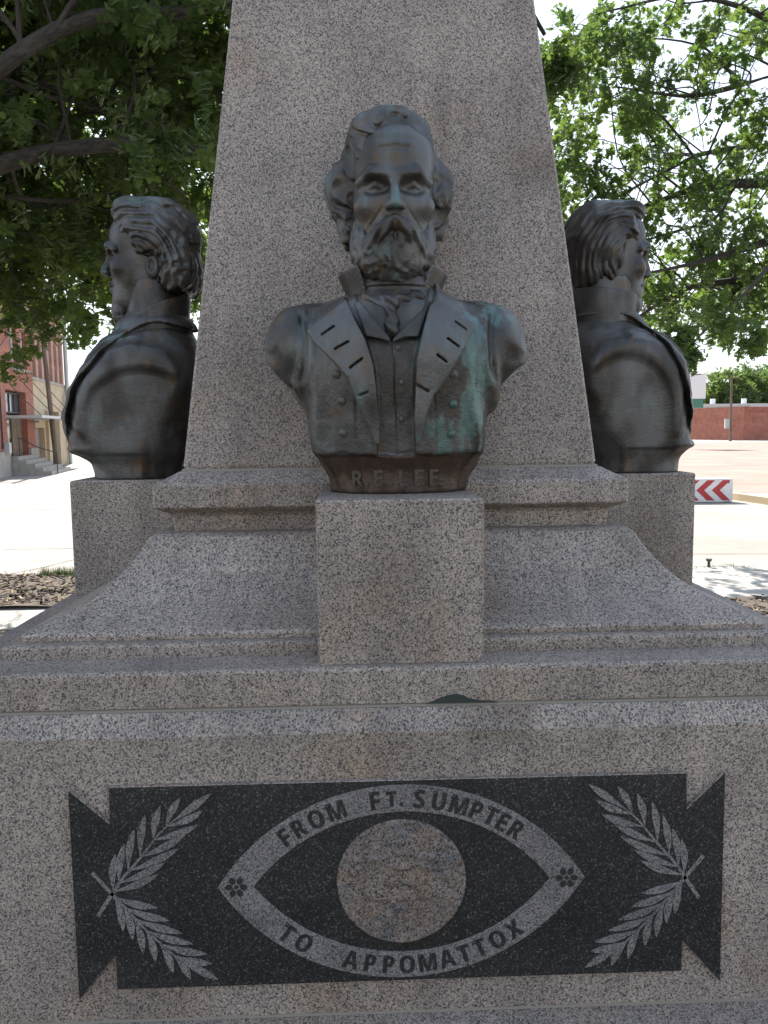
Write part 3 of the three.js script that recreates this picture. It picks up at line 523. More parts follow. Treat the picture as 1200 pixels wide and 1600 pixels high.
sideBust(-Math.PI / 2, -0.755, 'bronze bust of a man with curly hair and chin beard, facing the brick building', {
  seed: 14, spots: [[.1, .40, .08, .05, .7, .6], [-.1, .40, .08, .06, .7, .6], [.0, .65, .14, .03, .7], [.05, .88, 0, .06, .4], [.17, .16, .06, .012, 1]], neck: .070, cut: .200, archW: .165, archH: .135, archZ: -.01,
  A: [[0, .150], [.05, .152], [.1, .18], [.2, .215], [.32, .23], [.39, .19], [.43, .13], [.47, .092], [.53, .08], [.6, .078]],
  F: [[0, .178], [.05, .19], [.075, .225], [.103, .246], [.178, .238], [.283, .205], [.338, .168], [.42, .118], [.484, .082], [.54, .06], [.6, .05]],
  K: [[0, -.085], [.1, -.12], [.3, -.16], [.42, -.155], [.48, -.13], [.56, -.10], [.6, -.09]],
  lapel: [[.05, .03], [.2, .035], [.3, .045], [.38, .06], [.46, .08], [.5, .085]],
  collarR: .084, collarFlare: .014, collarTop: .525, collarTilt: -.42, collarLow: .43, collarFront: .06, lineIn: .02, line: [[-.15, .468], [-.05, .484], [.018, .466], [.088, .411], [.134, .35], [.185, .300], [.215, .23], [.24, .10]],
  face: { cx: 0, eyeY: .700, browY: .722, browZ: .112, noseRoot: [.718, .112], noseTip: [.653, .148], face: [.672, .020, .086, .13, .094], brow: [.765, .025, .086, .075, .088], chin: [.570, .055, .052, .045, .058], cheek: [.050, .662, .072] },
  mouth: [.606, .112],
  hair: (x, y, z) => { let h = ell(x, y, z, 0, .770, -.040, .112, .118, .135); h = smin(h, ell(x, y, z, .01, .842, .045, .080, .040, .050), .04); for (const s of [-1, 1]) { h = smin(h, ell(s * x, y, z, .092, .735, -.02, .034, .075, .075), .03); h = smin(h, ell(s * x, y, z, .078, .66, -.105, .045, .085, .06), .03); } h = smin(h, ell(x, y, z, 0, .655, -.11, .085, .075, .06), .03); h = smax(h, -ell(x, y, z, 0, .71, .115, .098, .115, .104), .01); for (const s of [-1, 1]) h = smax(h, -ell(s * x, y, z, .11, .695, .065, .05, .085, .060), .012); for (const s of [-1, 1]) { h = smax(h, -ell(s * x, y, z, .11, .640, .0, .05, .06, .068), .01); h = smax(h, -ell(s * x, y, z, .112, .655, -.035, .034, .046, .036), .008); } h = smax(h, .585 - y, .02); const k = sstep(.80, .72, y); return h + (.35 + .65 * k) * curls(x, y, z, 44, .011) + sweep(x, y, z, .67, .0, 260, .0032); },
  beard: (x, y, z) => ell(x, y, z, 0, .535, .085, .038, .055, .030) + curls(x, y, z, 60, .007) + strands(x, y, z, 160, 20, 140, .002),
});
sideBust(Math.PI / 2, 0.755, 'bronze bust of a man with smooth swept hair and high collar, facing the sunlit tree', {
  seed: 31, spots: [[.17, .22, .0, .02, .9, .2], [.17, .16, .05, .02, .9, .3], [-.1, .38, .0, .06, .5], [.12, .40, .02, .05, .6], [.0, .87, .02, .06, .5], [.08, .58, .0, .03, .9, 3]], neck: .074, cut: .200, archW: .145, archH: .165, archZ: -.01,
  A: [[0, .155], [.05, .16], [.1, .185], [.2, .215], [.32, .23], [.40, .195], [.45, .13], [.49, .092], [.55, .084], [.6, .082]],
  F: [[0, .205], [.05, .215], [.08, .238], [.146, .222], [.233, .205], [.351, .180], [.419, .132], [.493, .072], [.56, .066], [.6, .06]],
  K: [[0, -.09], [.1, -.12], [.3, -.16], [.42, -.155], [.48, -.13], [.56, -.11], [.6, -.10]],
  lapel: [[.05, .03], [.2, .04], [.3, .05], [.38, .065], [.46, .082], [.5, .09]],
  collarR: .092, collarFlare: .010, collarTop: .578, collarTilt: -.12, collarLow: .44, collarFront: .075, lineIn: .02, line: [[-.15, .50], [0, .50], [.05, .48], [.10, .43], [.14, .36], [.17, .30], [.195, .23], [.215, .14], [.24, .03]],
  face: { cx: 0, eyeY: .690, browY: .716, browZ: .098, noseRoot: [.708, .100], noseTip: [.636, .128], face: [.665, .012, .084, .128, .088], brow: [.765, .012, .086, .075, .088], chin: [.575, .035, .056, .050, .060], cheek: [.050, .652, .062] },
  mouth: [.598, .094],
  hair: (x, y, z) => { let h = ell(x, y, z, 0, .755, -.045, .110, .116, .122); h = smin(h, ell(x, y, z, .01, .838, .045, .080, .034, .050), .03); for (const s of [-1, 1]) { h = smin(h, ell(s * x, y, z, .088, .735, -.015, .032, .085, .062), .03); h = smin(h, cap(s * x, y, z, .095, .70, -.055, .088, .625, -.03, .030, .012), .02); } h = smin(h, ell(x, y, z, 0, .660, -.085, .088, .09, .062), .03); h = smax(h, -ell(x, y, z, 0, .69, .105, .098, .114, .104), .01); for (const s of [-1, 1]) h = smax(h, -ell(s * x, y, z, .11, .67, .05, .05, .09, .056), .012); h = smax(h, .59 - y, .02); return h + sweep(x, y, z, .66, .03, 300, .0030) + curls(x, y, z, 18, .012); },
  beard: (x, y, z) => { const ax = Math.abs(x); let m = cap(ax, y, z, .004, .618, .098, .034, .600, .080, .010, .007); m = smin(m, ell(x, y, z, 0, .545, .055, .05, .045, .04), .01); return m + curls(x, y, z, 60, .005) + strands(x, y, z, 200, 20, 120, .002); },
});
// ---------------------------------------------------------------- ground, street, beds
const groundTex = (seed, f1, lo, hi) => texture(256, (i, j, c) => { const n = wrapFbm(i, j, 256, f1, seed, 4), m = wrapFbm(i, j, 256, 60, seed + 4, 2), t = clamp(0.5 + (n - 0.5) * 1.6 + (m - 0.5) * 0.7); for (let k = 0; k < 3; k++) c[k] = lerp(lo[k], hi[k], t); });
const rep = (t, m) => { t.repeat.set(1 / m, 1 / m); return t; };
const concrete = std({ map: rep(groundTex(3, 6, [.27, .25, .225], [.37, .345, .315]), 3.1), roughness: 0.9 });
const streetMat = std({ map: rep(groundTex(5, 5, [.21, .187, .163], [.285, .26, .23]), 5.3), roughness: 0.92 });
const brickRoad = std({ map: rep(groundTex(9, 5, [.20, .125, .098], [.27, .178, .142]), 6.1), roughness: 0.9 });
const soil = std({ map: rep(groundTex(13, 9, [.035, .026, .02], [.10, .075, .055]), 0.9), roughness: 1 });
const turf = std({ map: rep(groundTex(15, 9, [.07, .10, .03], [.16, .20, .07]), 2.9), roughness: 1 });
const sheet = (x0, x1, z0, z1, y, n = 1) => { const g = new THREE.PlaneGeometry(x1 - x0, z1 - z0, n, n); g.rotateX(-Math.PI / 2); g.translate((x0 + x1) / 2, y, (z0 + z1) / 2); return boxUV(g); };
struct('ground', sheet(-420, 420, -420, 420, -0.03), turf);
struct('street', sheet(-160, 160, -130, -7.25, 0), streetMat);
struct('brick_street', sheet(9.2, 120, -80, -19.2, 0.005), brickRoad);
struct('plaza', bx(70, 0.4, 40, 0, -0.25, 13), concrete);
struct('bare_ground', sheet(-11, 11, -4.45, 8.5, 0.154), std({ map: rep(groundTex(41, 7, [.07, .056, .04], [.13, .108, .08]), 2.3), roughness: 1 }));
struct('kerb', bx(70, 0.34, 0.17, 0, -0.2, -7.165), concrete);
{
  const bed = new THREE.PlaneGeometry(11, 1.75, 60, 14); bed.rotateX(-Math.PI / 2); const p = bed.attributes.position;
  for (let i = 0; i < p.count; i++) p.setY(i, 0.165 + 0.05 * fbm(p.getX(i) * 1.7, p.getZ(i) * 1.7, 2, 3)); bed.translate(-7.2, 0, -6.15);
  struct('planting_bed', boxUV(bed), soil);
  const bed2 = bed.clone(); bed2.translate(15.3, 0, 1.95); struct('planting_bed', bed2, soil);
  const R = rng(77), chip = new THREE.BoxGeometry(0.06, 0.008, 0.018), N = 5200, im = new THREE.InstancedMesh(chip, std({ color: 0xffffff, roughness: 1 }), N), M = new THREE.Matrix4(), q = new THREE.Quaternion(), e = new THREE.Euler();
  for (let k = 0; k < N; k++) { const left = k < 4200, x = left ? -12.5 + 10.8 * R() : 3.0 + 3 * R(), z = left ? -6.98 + 1.66 * R() : -5.03 + 1.66 * R(); e.set((R() - .5) * .9, R() * 6.3, (R() - .5) * .9); q.setFromEuler(e); const s = .5 + R(); M.compose(V(x, 0.175 + 0.05 * R(), z), q, V(s, s, s)); im.setMatrixAt(k, M); const b = .4 + 1.1 * R() * R(), dry = R() < .08; im.setColorAt(k, dry ? rgb(.32, .24, .13) : rgb(.085 * b, .06 * b, .042 * b)); }
  im.name = 'bark_mulch'; im.castShadow = im.receiveShadow = true; scene.add(im); im.userData = { kind: 'stuff', label: 'dark bark mulch and dry leaves strewn on the planting bed', category: 'mulch' };
}
{ // grass along the kerb
  const R = rng(5), blade = new THREE.BufferGeometry(); blade.setAttribute('position', new THREE.Float32BufferAttribute([-.004, 0, 0, .004, 0, 0, .010, .11, .02], 3)); blade.setAttribute('normal', new THREE.Float32BufferAttribute([0, 0, 1, 0, 0, 1, 0, 0, 1], 3));
  const N = 2600, im = new THREE.InstancedMesh(blade, std({ color: 0xffffff, roughness: 1, side: THREE.DoubleSide }), N), M = new THREE.Matrix4(), q = new THREE.Quaternion();
  for (let k = 0; k < N; k++) { let x, z; if (k < 2420) { x = -3.9 + 2.6 * R() * (R() < .6 ? .5 : 1) ; z = -7.03 + .30 * R() * R(); if (R() < .2) x = -9 + 6 * R(); } else { const c = Math.floor(R() * 5); x = [3.2, 4.15, 4.5, 4.65, 3.5][c] + .3 * (R() - .5); z = -7.02 + .10 * R(); } q.setFromEuler(new THREE.Euler((R() - .5) * .8, R() * 6.3, (R() - .5) * .8)); const s = (.5 + .9 * R()) * (k < 2000 ? 1 : .5); M.compose(V(x, k < 2000 ? .17 : .148, z), q, V(s, s, s)); im.setMatrixAt(k, M); const d = R(); im.setColorAt(k, d < .25 ? rgb(.25, .20, .09) : rgb(.07 + .05 * d, .13 + .06 * d, .03)); }
  im.name = 'grass'; im.castShadow = im.receiveShadow = true; scene.add(im); im.userData = { kind: 'stuff', label: 'thin green grass growing along the street kerb', category: 'grass' };
}
const tar = std({ color: rgb(.16, .145, .125), roughness: 0.95 });
function seam(P, w, y = 0.004) { // a filled crack or joint in the pavement
  const pos = [], idx = [], R = rng(Math.round(P[0][0] * 100 + 999)); const C = new THREE.CatmullRomCurve3(P.map(p => V(p[0], 0, p[1]))); const n = 40;
  for (let i = 0; i <= n; i++) { const c = C.getPoint(i / n), t = C.getTangent(i / n), k = w * (.5 + R()) / 2, j = (R() - .5) * w; pos.push(c.x - t.z * k + j, y, c.z + t.x * k, c.x + t.z * k + j, y, c.z - t.x * k); if (i < n) { const o = 2 * i; idx.push(o, o + 1, o + 2, o + 1, o + 3, o + 2); } }
  const g = new THREE.BufferGeometry(); g.setIndex(idx); g.setAttribute('position', new THREE.Float32BufferAttribute(pos, 3)); g.computeVertexNormals(); const o = struct('pavement_crack', g, tar); return o;
}
seam([[-5.0, -7.9], [-4.6, -8.5], [-4.3, -9.4], [-3.9, -10.4], [-3, -12]], .04); seam([[-9, -10.6], [-6, -10.5], [-4, -10.45], [-2, -10.3]], .03); seam([[3, -9.1], [6, -8.8], [10, -8.6]], .03); seam([[9, -33], [30, -34], [60, -33]], .35, .009); seam([[-9.5, -17.2], [-7.2, -17.3], [-4, -17.6]], .14); seam([[-12, -24], [-9, -23], [-6, -23.4]], .1);
{
  const g = new THREE.BoxGeometry(0.2, 0.34, 9); const o = tag(mesh('concrete_kerb', boxUV(g), std({ color: rgb(.42, .33, .20), roughness: .9 })), 'short tan concrete kerb of a traffic island beyond the striped barrier', 'kerb'); o.position.set(9.78, 0.0, -14.6); o.rotation.y = 0.115;
}

// ---------------------------------------------------------------- trees
const bark = std({ map: rep(groundTex(19, 14, [.022, .018, .015], [.07, .058, .048]), 0.5), roughness: 1 });
const leafMat = (r, g, b) => new THREE.MeshPhysicalMaterial({ color: rgb(r, g, b), roughness: 0.85, transmission: 0.78, thickness: 0, side: THREE.DoubleSide, specularIntensity: 0.35 });
function leafGeo(len, wid) {
  const H = [[.10, .06], [.30, .10], [.20, .27], [.46, .36], [.25, .50], [.37, .68], [.15, .72]], pos = [0, 0, 0];
  const pts = [[0, 0], ...H, [0, 1], ...H.slice().reverse().map(p => [-p[0], p[1]])]; const ctr = [0, .45]; const tri = [];
  for (let i = 0; i < pts.length; i++) { const a = pts[i], b = pts[(i + 1) % pts.length]; for (const p of [ctr, a, b]) tri.push(p[0] * wid * 1.1, p[1] * len, Math.abs(p[0]) * wid * .25 - p[1] * p[1] * len * .18); }
  const g = new THREE.BufferGeometry(); g.setAttribute('position', new THREE.Float32BufferAttribute(tri, 3)); g.computeVertexNormals(); return g;
}
function sprig(seed, n, len, span) { // leaves round a twig
  const R = rng(seed), gs = [], L = leafGeo(len, len * .72), M = new THREE.Matrix4();
  for (let k = 0; k < n; k++) { const t = k / n, a = k * 2.4 + R(), g = L.clone(); const s = .7 + .55 * R(); g.scale(s, s, s); M.makeRotationFromEuler(new THREE.Euler(-.5 - 1.1 * R(), a, (R() - .5) * .8, 'YXZ')); g.applyMatrix4(M); g.translate((R() - .5) * span * .35 + Math.sin(a) * .03, (t - .5) * span, (R() - .5) * span * .35 + Math.cos(a) * .03); gs.push(g); }
  const tw = new THREE.CylinderGeometry(.0025, .004, span, 4).toNonIndexed(); tw.deleteAttribute('uv'); gs.push(tw);
  return mergeGeometries(gs);
}
function tree(label, o) {
  const R = rng(o.seed), t = thing('tree', label, 'tree', o.at, 0, o.group), at = V(...o.at);
  const loc = p => V(p[0] - at.x, p[1] - at.y, p[2] - at.z);
  mesh('trunk', taperTube(o.trunk.map(loc), o.trunkR, 14), bark, t);
  const nodes = [];
  for (let [P, r0, r1] of o.limbs) {
    const pts = P.map(loc); mesh('limb', taperTube(pts, [r0 *= o.limbScale || .62, lerp(r0, r1, .5), r1], 8), bark, t);
    const c = new THREE.CatmullRomCurve3(pts); for (let k = 3; k <= 60; k++) nodes.push([c.getPoint(k / 60), lerp(r0, r1, k / 60)]);
  }
  const inside = p => o.crowns.some(c => ((p.x + at.x - c[0]) / c[3]) ** 2 + ((p.y + at.y - c[1]) / c[4]) ** 2 + ((p.z + at.z - c[2]) / c[5]) ** 2 < 1) && !(o.avoid && o.avoid(p.x + at.x, p.y + at.y, p.z + at.z));
  const pick = (from) => { for (let k = 0; k < 60; k++) { const c = o.crowns[from ? from[Math.floor(R() * from.length)] : Math.floor(R() * R() * o.crowns.length)], u = V(R() * 2 - 1, R() * 2 - 1, R() * 2 - 1); if (u.lengthSq() > 1) continue; const p = V(c[0] + u.x * c[3] - at.x, c[1] + u.y * c[4] - at.y, c[2] + u.z * c[5] - at.z); if (inside(p)) return p; } return null; };
  const twigs = [], spots = [];
  for (let k = 0; k < o.subs; k++) {
    const e = pick(); if (!e) continue; let best = null, bd = 1e9; for (let m = 0; m < 10; m++) { const q = nodes[Math.floor(R() * nodes.length)], d = q[0].distanceTo(e); if (d * (1 + .6 * (q[2] || 0)) < bd && d > .4) { bd = d * (1 + .6 * (q[2] || 0)); best = q; } }
    if (!best || (bd = best[0].distanceTo(e)) > o.maxSub) { continue; } best[2] = (best[2] || 0) + 1;
    const s = best[0], jit = f => V((R() - .5) * f * bd, (R() - .2) * f * bd, (R() - .5) * f * bd), mid = s.clone().lerp(e, .33).add(jit(.34)), mid2 = s.clone().lerp(e, .68).add(jit(.3));
    const r = Math.min(best[1] * .5, .006 + .007 * bd); twigs.push(taperTube([s, mid, mid2, e], [r, r * .6, .004], 5));
    const c = new THREE.CatmullRomCurve3([s, mid, mid2, e]), n = Math.round(o.per * bd);
    for (let m = 0; m < n; m++) { const p = c.getPoint(.3 + .72 * R()), w = o.spread; p.add(V((R() - .5) * w, (R() - .5) * w * .8, (R() - .5) * w)); if (inside(p)) spots.push(p); }
  }
  for (let k = 0; k < o.fill; k++) { const p = pick(); if (p && fbm((p.x + at.x) * o.clump, (p.y + at.y) * o.clump, (p.z + at.z) * o.clump, 2) > o.gap) spots.push(p); }
  for (let k = 0; k < (o.roof || 0); k++) { const p = pick(o.roofOf); if (p && p.y + at.y > o.roofFrom) spots.push(p); }
  for (const f of o.hang || []) for (let k = 0; k < f[4]; k++) spots.push(V(f[0] - at.x + (R() - .5) * f[3] * 2, f[1] - at.y + (R() - .5) * f[3] * 1.6, f[2] - at.z + (R() - .5) * f[3] * 2));
  const tg = mesh('twigs', merge(twigs), bark, t); tg.userData.kind = 'stuff';
  const M = new THREE.Matrix4(), q = new THREE.Quaternion();
  o.sprigs.forEach((g, v) => {
    const mine = spots.filter((_, i) => i % o.sprigs.length === v), im = new THREE.InstancedMesh(g, o.mat[v % o.mat.length], mine.length);
    mine.forEach((p, i) => { q.setFromEuler(new THREE.Euler((R() - .5) * 2.4, R() * 6.283, (R() - .5) * 2.4)); const s = .75 + .5 * R(); M.compose(p, q, V(s, s, s)); im.setMatrixAt(i, M); });
    im.name = 'crown'; im.castShadow = im.receiveShadow = true; im.userData.kind = 'stuff'; t.add(im);
  });
  return t;
}
const leaves = [leafMat(.112, .175, .034), leafMat(.125, .185, .037), leafMat(.095, .158, .032)];
const E_ = EYE;
tree('large dark leafy tree shading the monument beside the brick building', {
  at: [-4.6, 0.1, -4.4], seed: 101, trunk: [[-4.6, -.2, -4.4], [-4.55, 1.4, -4.35], [-4.45, 2.6, -4.3], [-4.3, 4.2, -4.2], [-4.1, 6.4, -4.0]], trunkR: [.34, .27, .25, .2, .1],
  limbs: [[[[-4.5, 2.6, -4.3], [-3.6, 3.5, -3.9], [-2.7, 1.96 + E_, -3.6], [-1.9, 2.11 + E_, -3.6], [-1.1, 2.05 + E_, -3.6], [-.2, 2.2 + E_, -3.7]], .13, .035],
    [[[-4.4, 3.2, -4.3], [-3.3, 3.9, -3.5], [-2.41, 2.40 + E_, -3.0], [-1.85, 2.70 + E_, -3.0], [-1.2, 2.75 + E_, -3.0], [-.3, 2.9 + E_, -2.9]], .12, .03],
    [[[-4.4, 3.6, -4.3], [-3.6, 5.1, -4.4], [-2.9, 3.03 + E_, -4.5], [-2.25, 2.70 + E_, -4.5], [-1.6, 2.6 + E_, -4.6]], .09, .02],
    [[[-4.3, 4.2, -4.2], [-3.2, 5.6, -3.6], [-1.8, 6.6, -3.3], [-.4, 7.1, -3.2]], .12, .03], [[[-4.3, 4.0, -4.2], [-3.4, 5.2, -5.5], [-2.2, 5.9, -6.8], [-1.0, 6.2, -7.6]], .11, .03],
    [[[-4.4, 3.4, -4.3], [-4.2, 4.0, -5.6], [-3.6, 4.0, -7.0], [-2.6, 3.7, -8.0]], .10, .025], [[[-4.3, 4.6, -4.2], [-5.6, 6.0, -4.2], [-7.4, 6.6, -4.4]], .11, .03], [[[-4.2, 5.2, -4.1], [-2.6, 6.8, -4.4], [-.6, 7.2, -4.8], [1.2, 6.6, -5.6], [1.9, 5.9, -6.0]], .11, .02],
    [[[-4.5, 3.0, -4.35], [-5.4, 4.6, -3.6], [-5.9, 6.2, -2.6]], .1, .03]],
  crowns: [[-4.2, 5.9, -5.2, 4.6, 3.1, 4.2], [-2.4, 4.2, -6.6, 2.6, 1.7, 2.6], [-0.8, 6.6, -4.7, 3.1, 2.3, 2.7], [-2.8, 6.6, -3.4, 2.6, 1.9, 2.2], [-4.2, 3.5, -6.6, 2.2, 1.35, 2.2]],
  avoid: (x, y, z) => Math.hypot(x, z) < 1.2 || (x > 1.5 && y < 6.6) || (z > -2.6 && y < 6.0) || z > -1.6 || (y < 2.55 + .2 * noise(x * 2, 1, z * 2) + .12 * (x + 4)),
  subs: 400, maxSub: 3.4, per: 8, spread: .45, fill: 4200, clump: 1.2, gap: .49, roof: 9000, roofOf: [0, 2, 3], roofFrom: 5.6, sprigs: [sprig(1, 16, .09, .3), sprig(2, 17, .085, .32), sprig(3, 15, .095, .28)], mat: leaves,
  hang: [[1.98, 3.55 + E_, -6.0, .26, 34], [2.1, 3.75 + E_, -6.0, .25, 26], [-3.25, .62 + E_, -5.0, .12, 5], [-1.25, 2.08 + E_, -3.3, .26, 14], [-1.65, 1.98 + E_, -3.2, .2, 6], [-1.1, 2.75 + E_, -2.75, .26, 12], [-1.5, 2.6 + E_, -2.75, .2, 6]],
});
tree('bright green sunlit tree spreading its boughs beside the street', {
  at: [8.2, 0.1, -9.6], seed: 202, trunk: [[8.2, -.2, -9.6], [8.15, 1.5, -9.6], [8.0, 2.8, -9.5], [7.8, 4.6, -9.4], [7.4, 6.8, -9.3]], trunkR: [.32, .26, .24, .17, .08],
  limbs: [[[[8.0, 2.8, -9.5], [7.2, 4.6, -9.2], [6.18, 3.32 + E_, -9.0], [5.16, 3.39 + E_, -9.0], [4.79, 3.35 + E_, -9.0], [4.33, 3.19 + E_, -9.0], [3.83, 3.02 + E_, -9.0]], .13, .018],
    [[[8.1, 2.6, -9.5], [6.8, 4.0, -8.6], [5.67, 2.39 + E_, -8.0], [4.91, 2.25 + E_, -8.0], [4.40, 2.11 + E_, -8.0], [3.72, 1.97 + E_, -8.0]], .085, .014],
    [[[7.9, 3.6, -9.4], [7.0, 5.6, -9.2], [6.11, 4.84 + E_, -9.0], [5.3, 4.71 + E_, -9.0], [4.66, 4.58 + E_, -9.0], [3.6, 4.7 + E_, -9.0]], .08, .012],
    [[[8.1, 2.4, -9.5], [7.3, 3.7, -9.2], [6.23, 2.12 + E_, -9.0], [5.30, 2.04 + E_, -9.0], [4.69, 1.95 + E_, -9.0], [3.9, 1.5 + E_, -9.0]], .10, .02],
    [[[7.9, 3.4, -9.4], [7.4, 5.2, -9.7], [6.69, 4.18 + E_, -10.0], [5.29, 4.13 + E_, -10.0], [4.80, 3.92 + E_, -10.0], [3.6, 3.3 + E_, -10.0]], .07, .012],
    [[[7.7, 4.8, -9.4], [6.8, 6.8, -9.2], [5.72, 5.60 + E_, -9.0], [4.6, 5.9 + E_, -9.0], [3.4, 5.6 + E_, -8.8]], .07, .012],
    [[[5.3, 3.37 + E_, -9.0], [5.0, 2.9 + E_, -8.8], [4.3, 2.65 + E_, -8.7], [3.4, 2.4 + E_, -8.6]], .03, .008], [[[5.6, 2.36 + E_, -8.0], [4.9, 1.7 + E_, -7.6], [4.2, 1.1 + E_, -7.4], [3.9, .8 + E_, -7.3]], .03, .008], [[[7.6, 5, -9.4], [8.6, 7, -9], [9.6, 8, -8.6]], .1, .03]],
  limbScale: 1.05, crowns: [[6.4, 5.9, -10.2, 4.3, 3.6, 3.0], [4.6, 4.3, -9.3, 2.3, 1.6, 1.8], [4.4, 7.4, -10.0, 2.6, 1.8, 2.2]],
  avoid: (x, y, z) => y < 3.0 - .35 * (x - 4.2) * (x < 4.8 ? 1 : -.4) + .5 * noise(x * 1.3, 4, z * 1.3) - .2 || (fbm(x * .7, y * .9 + 3, z * .5, 2) < .40),
  subs: 280, maxSub: 2.6, per: 6.5, spread: .5, fill: 500, clump: .9, gap: .5, sprigs: [sprig(4, 13, .10, .3), sprig(5, 14, .105, .32), sprig(6, 12, .10, .3)], mat: leaves,
  hang: [[3.62, .94 + E_, -6.6, .22, 26], [3.75, .76 + E_, -6.6, .10, 8], [4.45, .95 + E_, -6.7, .16, 14], [4.4, 1.3 + E_, -7.2, .3, 22]],
});
{ // far trees beyond the low brick building
  const far = leaves, big = [sprig(8, 16, .55, 1.5), sprig(9, 18, .5, 1.6)];
  let k = 0; for (const [x, z, h, w, lab] of [[60, -128, 10.5, 5.0, 'pale green rounded tree behind the white roofs'], [67, -134, 12.0, 5.2, 'tall full green tree rising behind the utility pole'], [75, -138, 12.8, 5.8, 'broad dark green tree behind the red brick wall'], [84, -140, 11.5, 5.5, 'spreading green tree at the end of the brick wall'], [58, -150, 12.5, 5.2, 'distant hazy green tree beyond the billboard sign'], [-31, -92, 6.5, 3.2, 'small dark green tree in the gap past the beige garage building']]) {
    const R = rng(300 + k); tree(lab, { at: [x, 0, z], seed: 400 + k, group: 'trees in the distance', trunk: [[x, -.2, z], [x + .1, h * .3, z], [x, h * .7, z]], trunkR: [.3, .22, .1], limbs: [[[[x, h * .3, z], [x - w * .3, h * .5, z], [x - w * .6, h * .62, z + 1]], .14, .04], [[[x, h * .35, z], [x + w * .3, h * .55, z], [x + w * .6, h * .66, z - 1]], .14, .04]], crowns: [[x, h * .58, z, w, h * .42, w], [x - w * .4, h * .45, z + 1, w * .6, h * .3, w * .6], [x + w * .4, h * .5, z + 1, w * .6, h * .3, w * .6]], subs: 14, maxSub: 6, per: 6, spread: 1.5, fill: 620, clump: .35, gap: .42, sprigs: big, mat: [far[k % 3], far[(k + 1) % 3]] }); k++;
  }
}

// ---------------------------------------------------------------- buildings at the far side of the street
const brickTex = (a, b, m) => texture(512, (i, j, c) => { const row = Math.floor(j / 16), off = row & 1 ? 16 : 0, u = (i + off) % 32, v = j % 16, k = h3(Math.floor((i + off) / 32) % 16, row, 7), joint = u < 2 || v < 2, n = wrapFbm(i, j, 512, 8, 3, 3); for (let q = 0; q < 3; q++) c[q] = (joint ? m[q] : lerp(a[q], b[q], k)) * (.8 + .4 * n); });
const redBrick = std({ map: rep(brickTex([.26, .075, .045], [.36, .12, .075], [.34, .24, .19]), 3.4), roughness: .9 });
const tanBrick = std({ map: rep(brickTex([.34, .18, .13], [.44, .25, .19], [.42, .34, .28]), 3.4), roughness: .9 });
const stucco = std({ map: rep(groundTex(21, 6, [.42, .33, .21], [.50, .41, .28]), 2.7), roughness: .9 });
const stone = std({ map: rep(groundTex(23, 8, [.28, .26, .22], [.40, .37, .32]), 1.7), roughness: .9 });
const brownStone = std({ map: rep(groundTex(25, 9, [.12, .085, .06], [.24, .18, .13]), 1.3), roughness: .9 });
const paintGreen = std({ color: rgb(.30, .36, .30), roughness: .6 }), greyDoor = std({ map: rep(groundTex(27, 6, [.22, .19, .19], [.30, .265, .26]), 2.2), roughness: .7 }), darkMetal = std({ color: rgb(.05, .05, .05), roughness: .6 }), paleMetal = std({ color: rgb(.45, .46, .44), roughness: .5, metalness: .4 }), whitePaint = std({ color: rgb(.72, .71, .68), roughness: .6 });
const pane = new THREE.MeshPhysicalMaterial({ color: rgb(.07, .085, .09), roughness: .08, metalness: 0 });
const wood = std({ map: rep(groundTex(31, 12, [.10, .075, .055], [.19, .145, .11]), .7), roughness: 1 });
const wallShape = (x0, x1, y0, y1, holes, d, z) => { const s = shape([[x0, y0], [x1, y0], [x1, y1], [x0, y1]]); for (const [a, b, c, e] of holes) { const h = new THREE.Path(); h.moveTo(a, c); h.lineTo(a, e); h.lineTo(b, e); h.lineTo(b, c); h.closePath(); s.holes.push(h); } const g = new THREE.ExtrudeGeometry(s, { depth: d, bevelEnabled: false }); g.translate(0, 0, z - d); return boxUV(g); };
const facade = Math.atan2(0.989, -0.1483);
function windowPart(parent, x0, x1, y0, y1, z, bars = 1, m = whitePaint) {
  const w = mesh('window', bx(x1 - x0, y1 - y0, .03, (x0 + x1) / 2, y0, z), pane, parent);
  mesh('frame', merge([bx(x1 - x0, .07, .07, (x0 + x1) / 2, y1 - .07, z + .03), bx(x1 - x0, .07, .07, (x0 + x1) / 2, y0, z + .03), bx(.07, y1 - y0 - .144, .07, x0 + .035, y0 + .072, z + .03), bx(.07, y1 - y0 - .144, .07, x1 - .035, y0 + .072, z + .03), ...Array.from({ length: bars }, (_, k) => bx(.05, y1 - y0 - .144, .06, lerp(x0, x1, (k + 1) / (bars + 1)), y0 + .072, z + .03))]), m, w); return w;
}
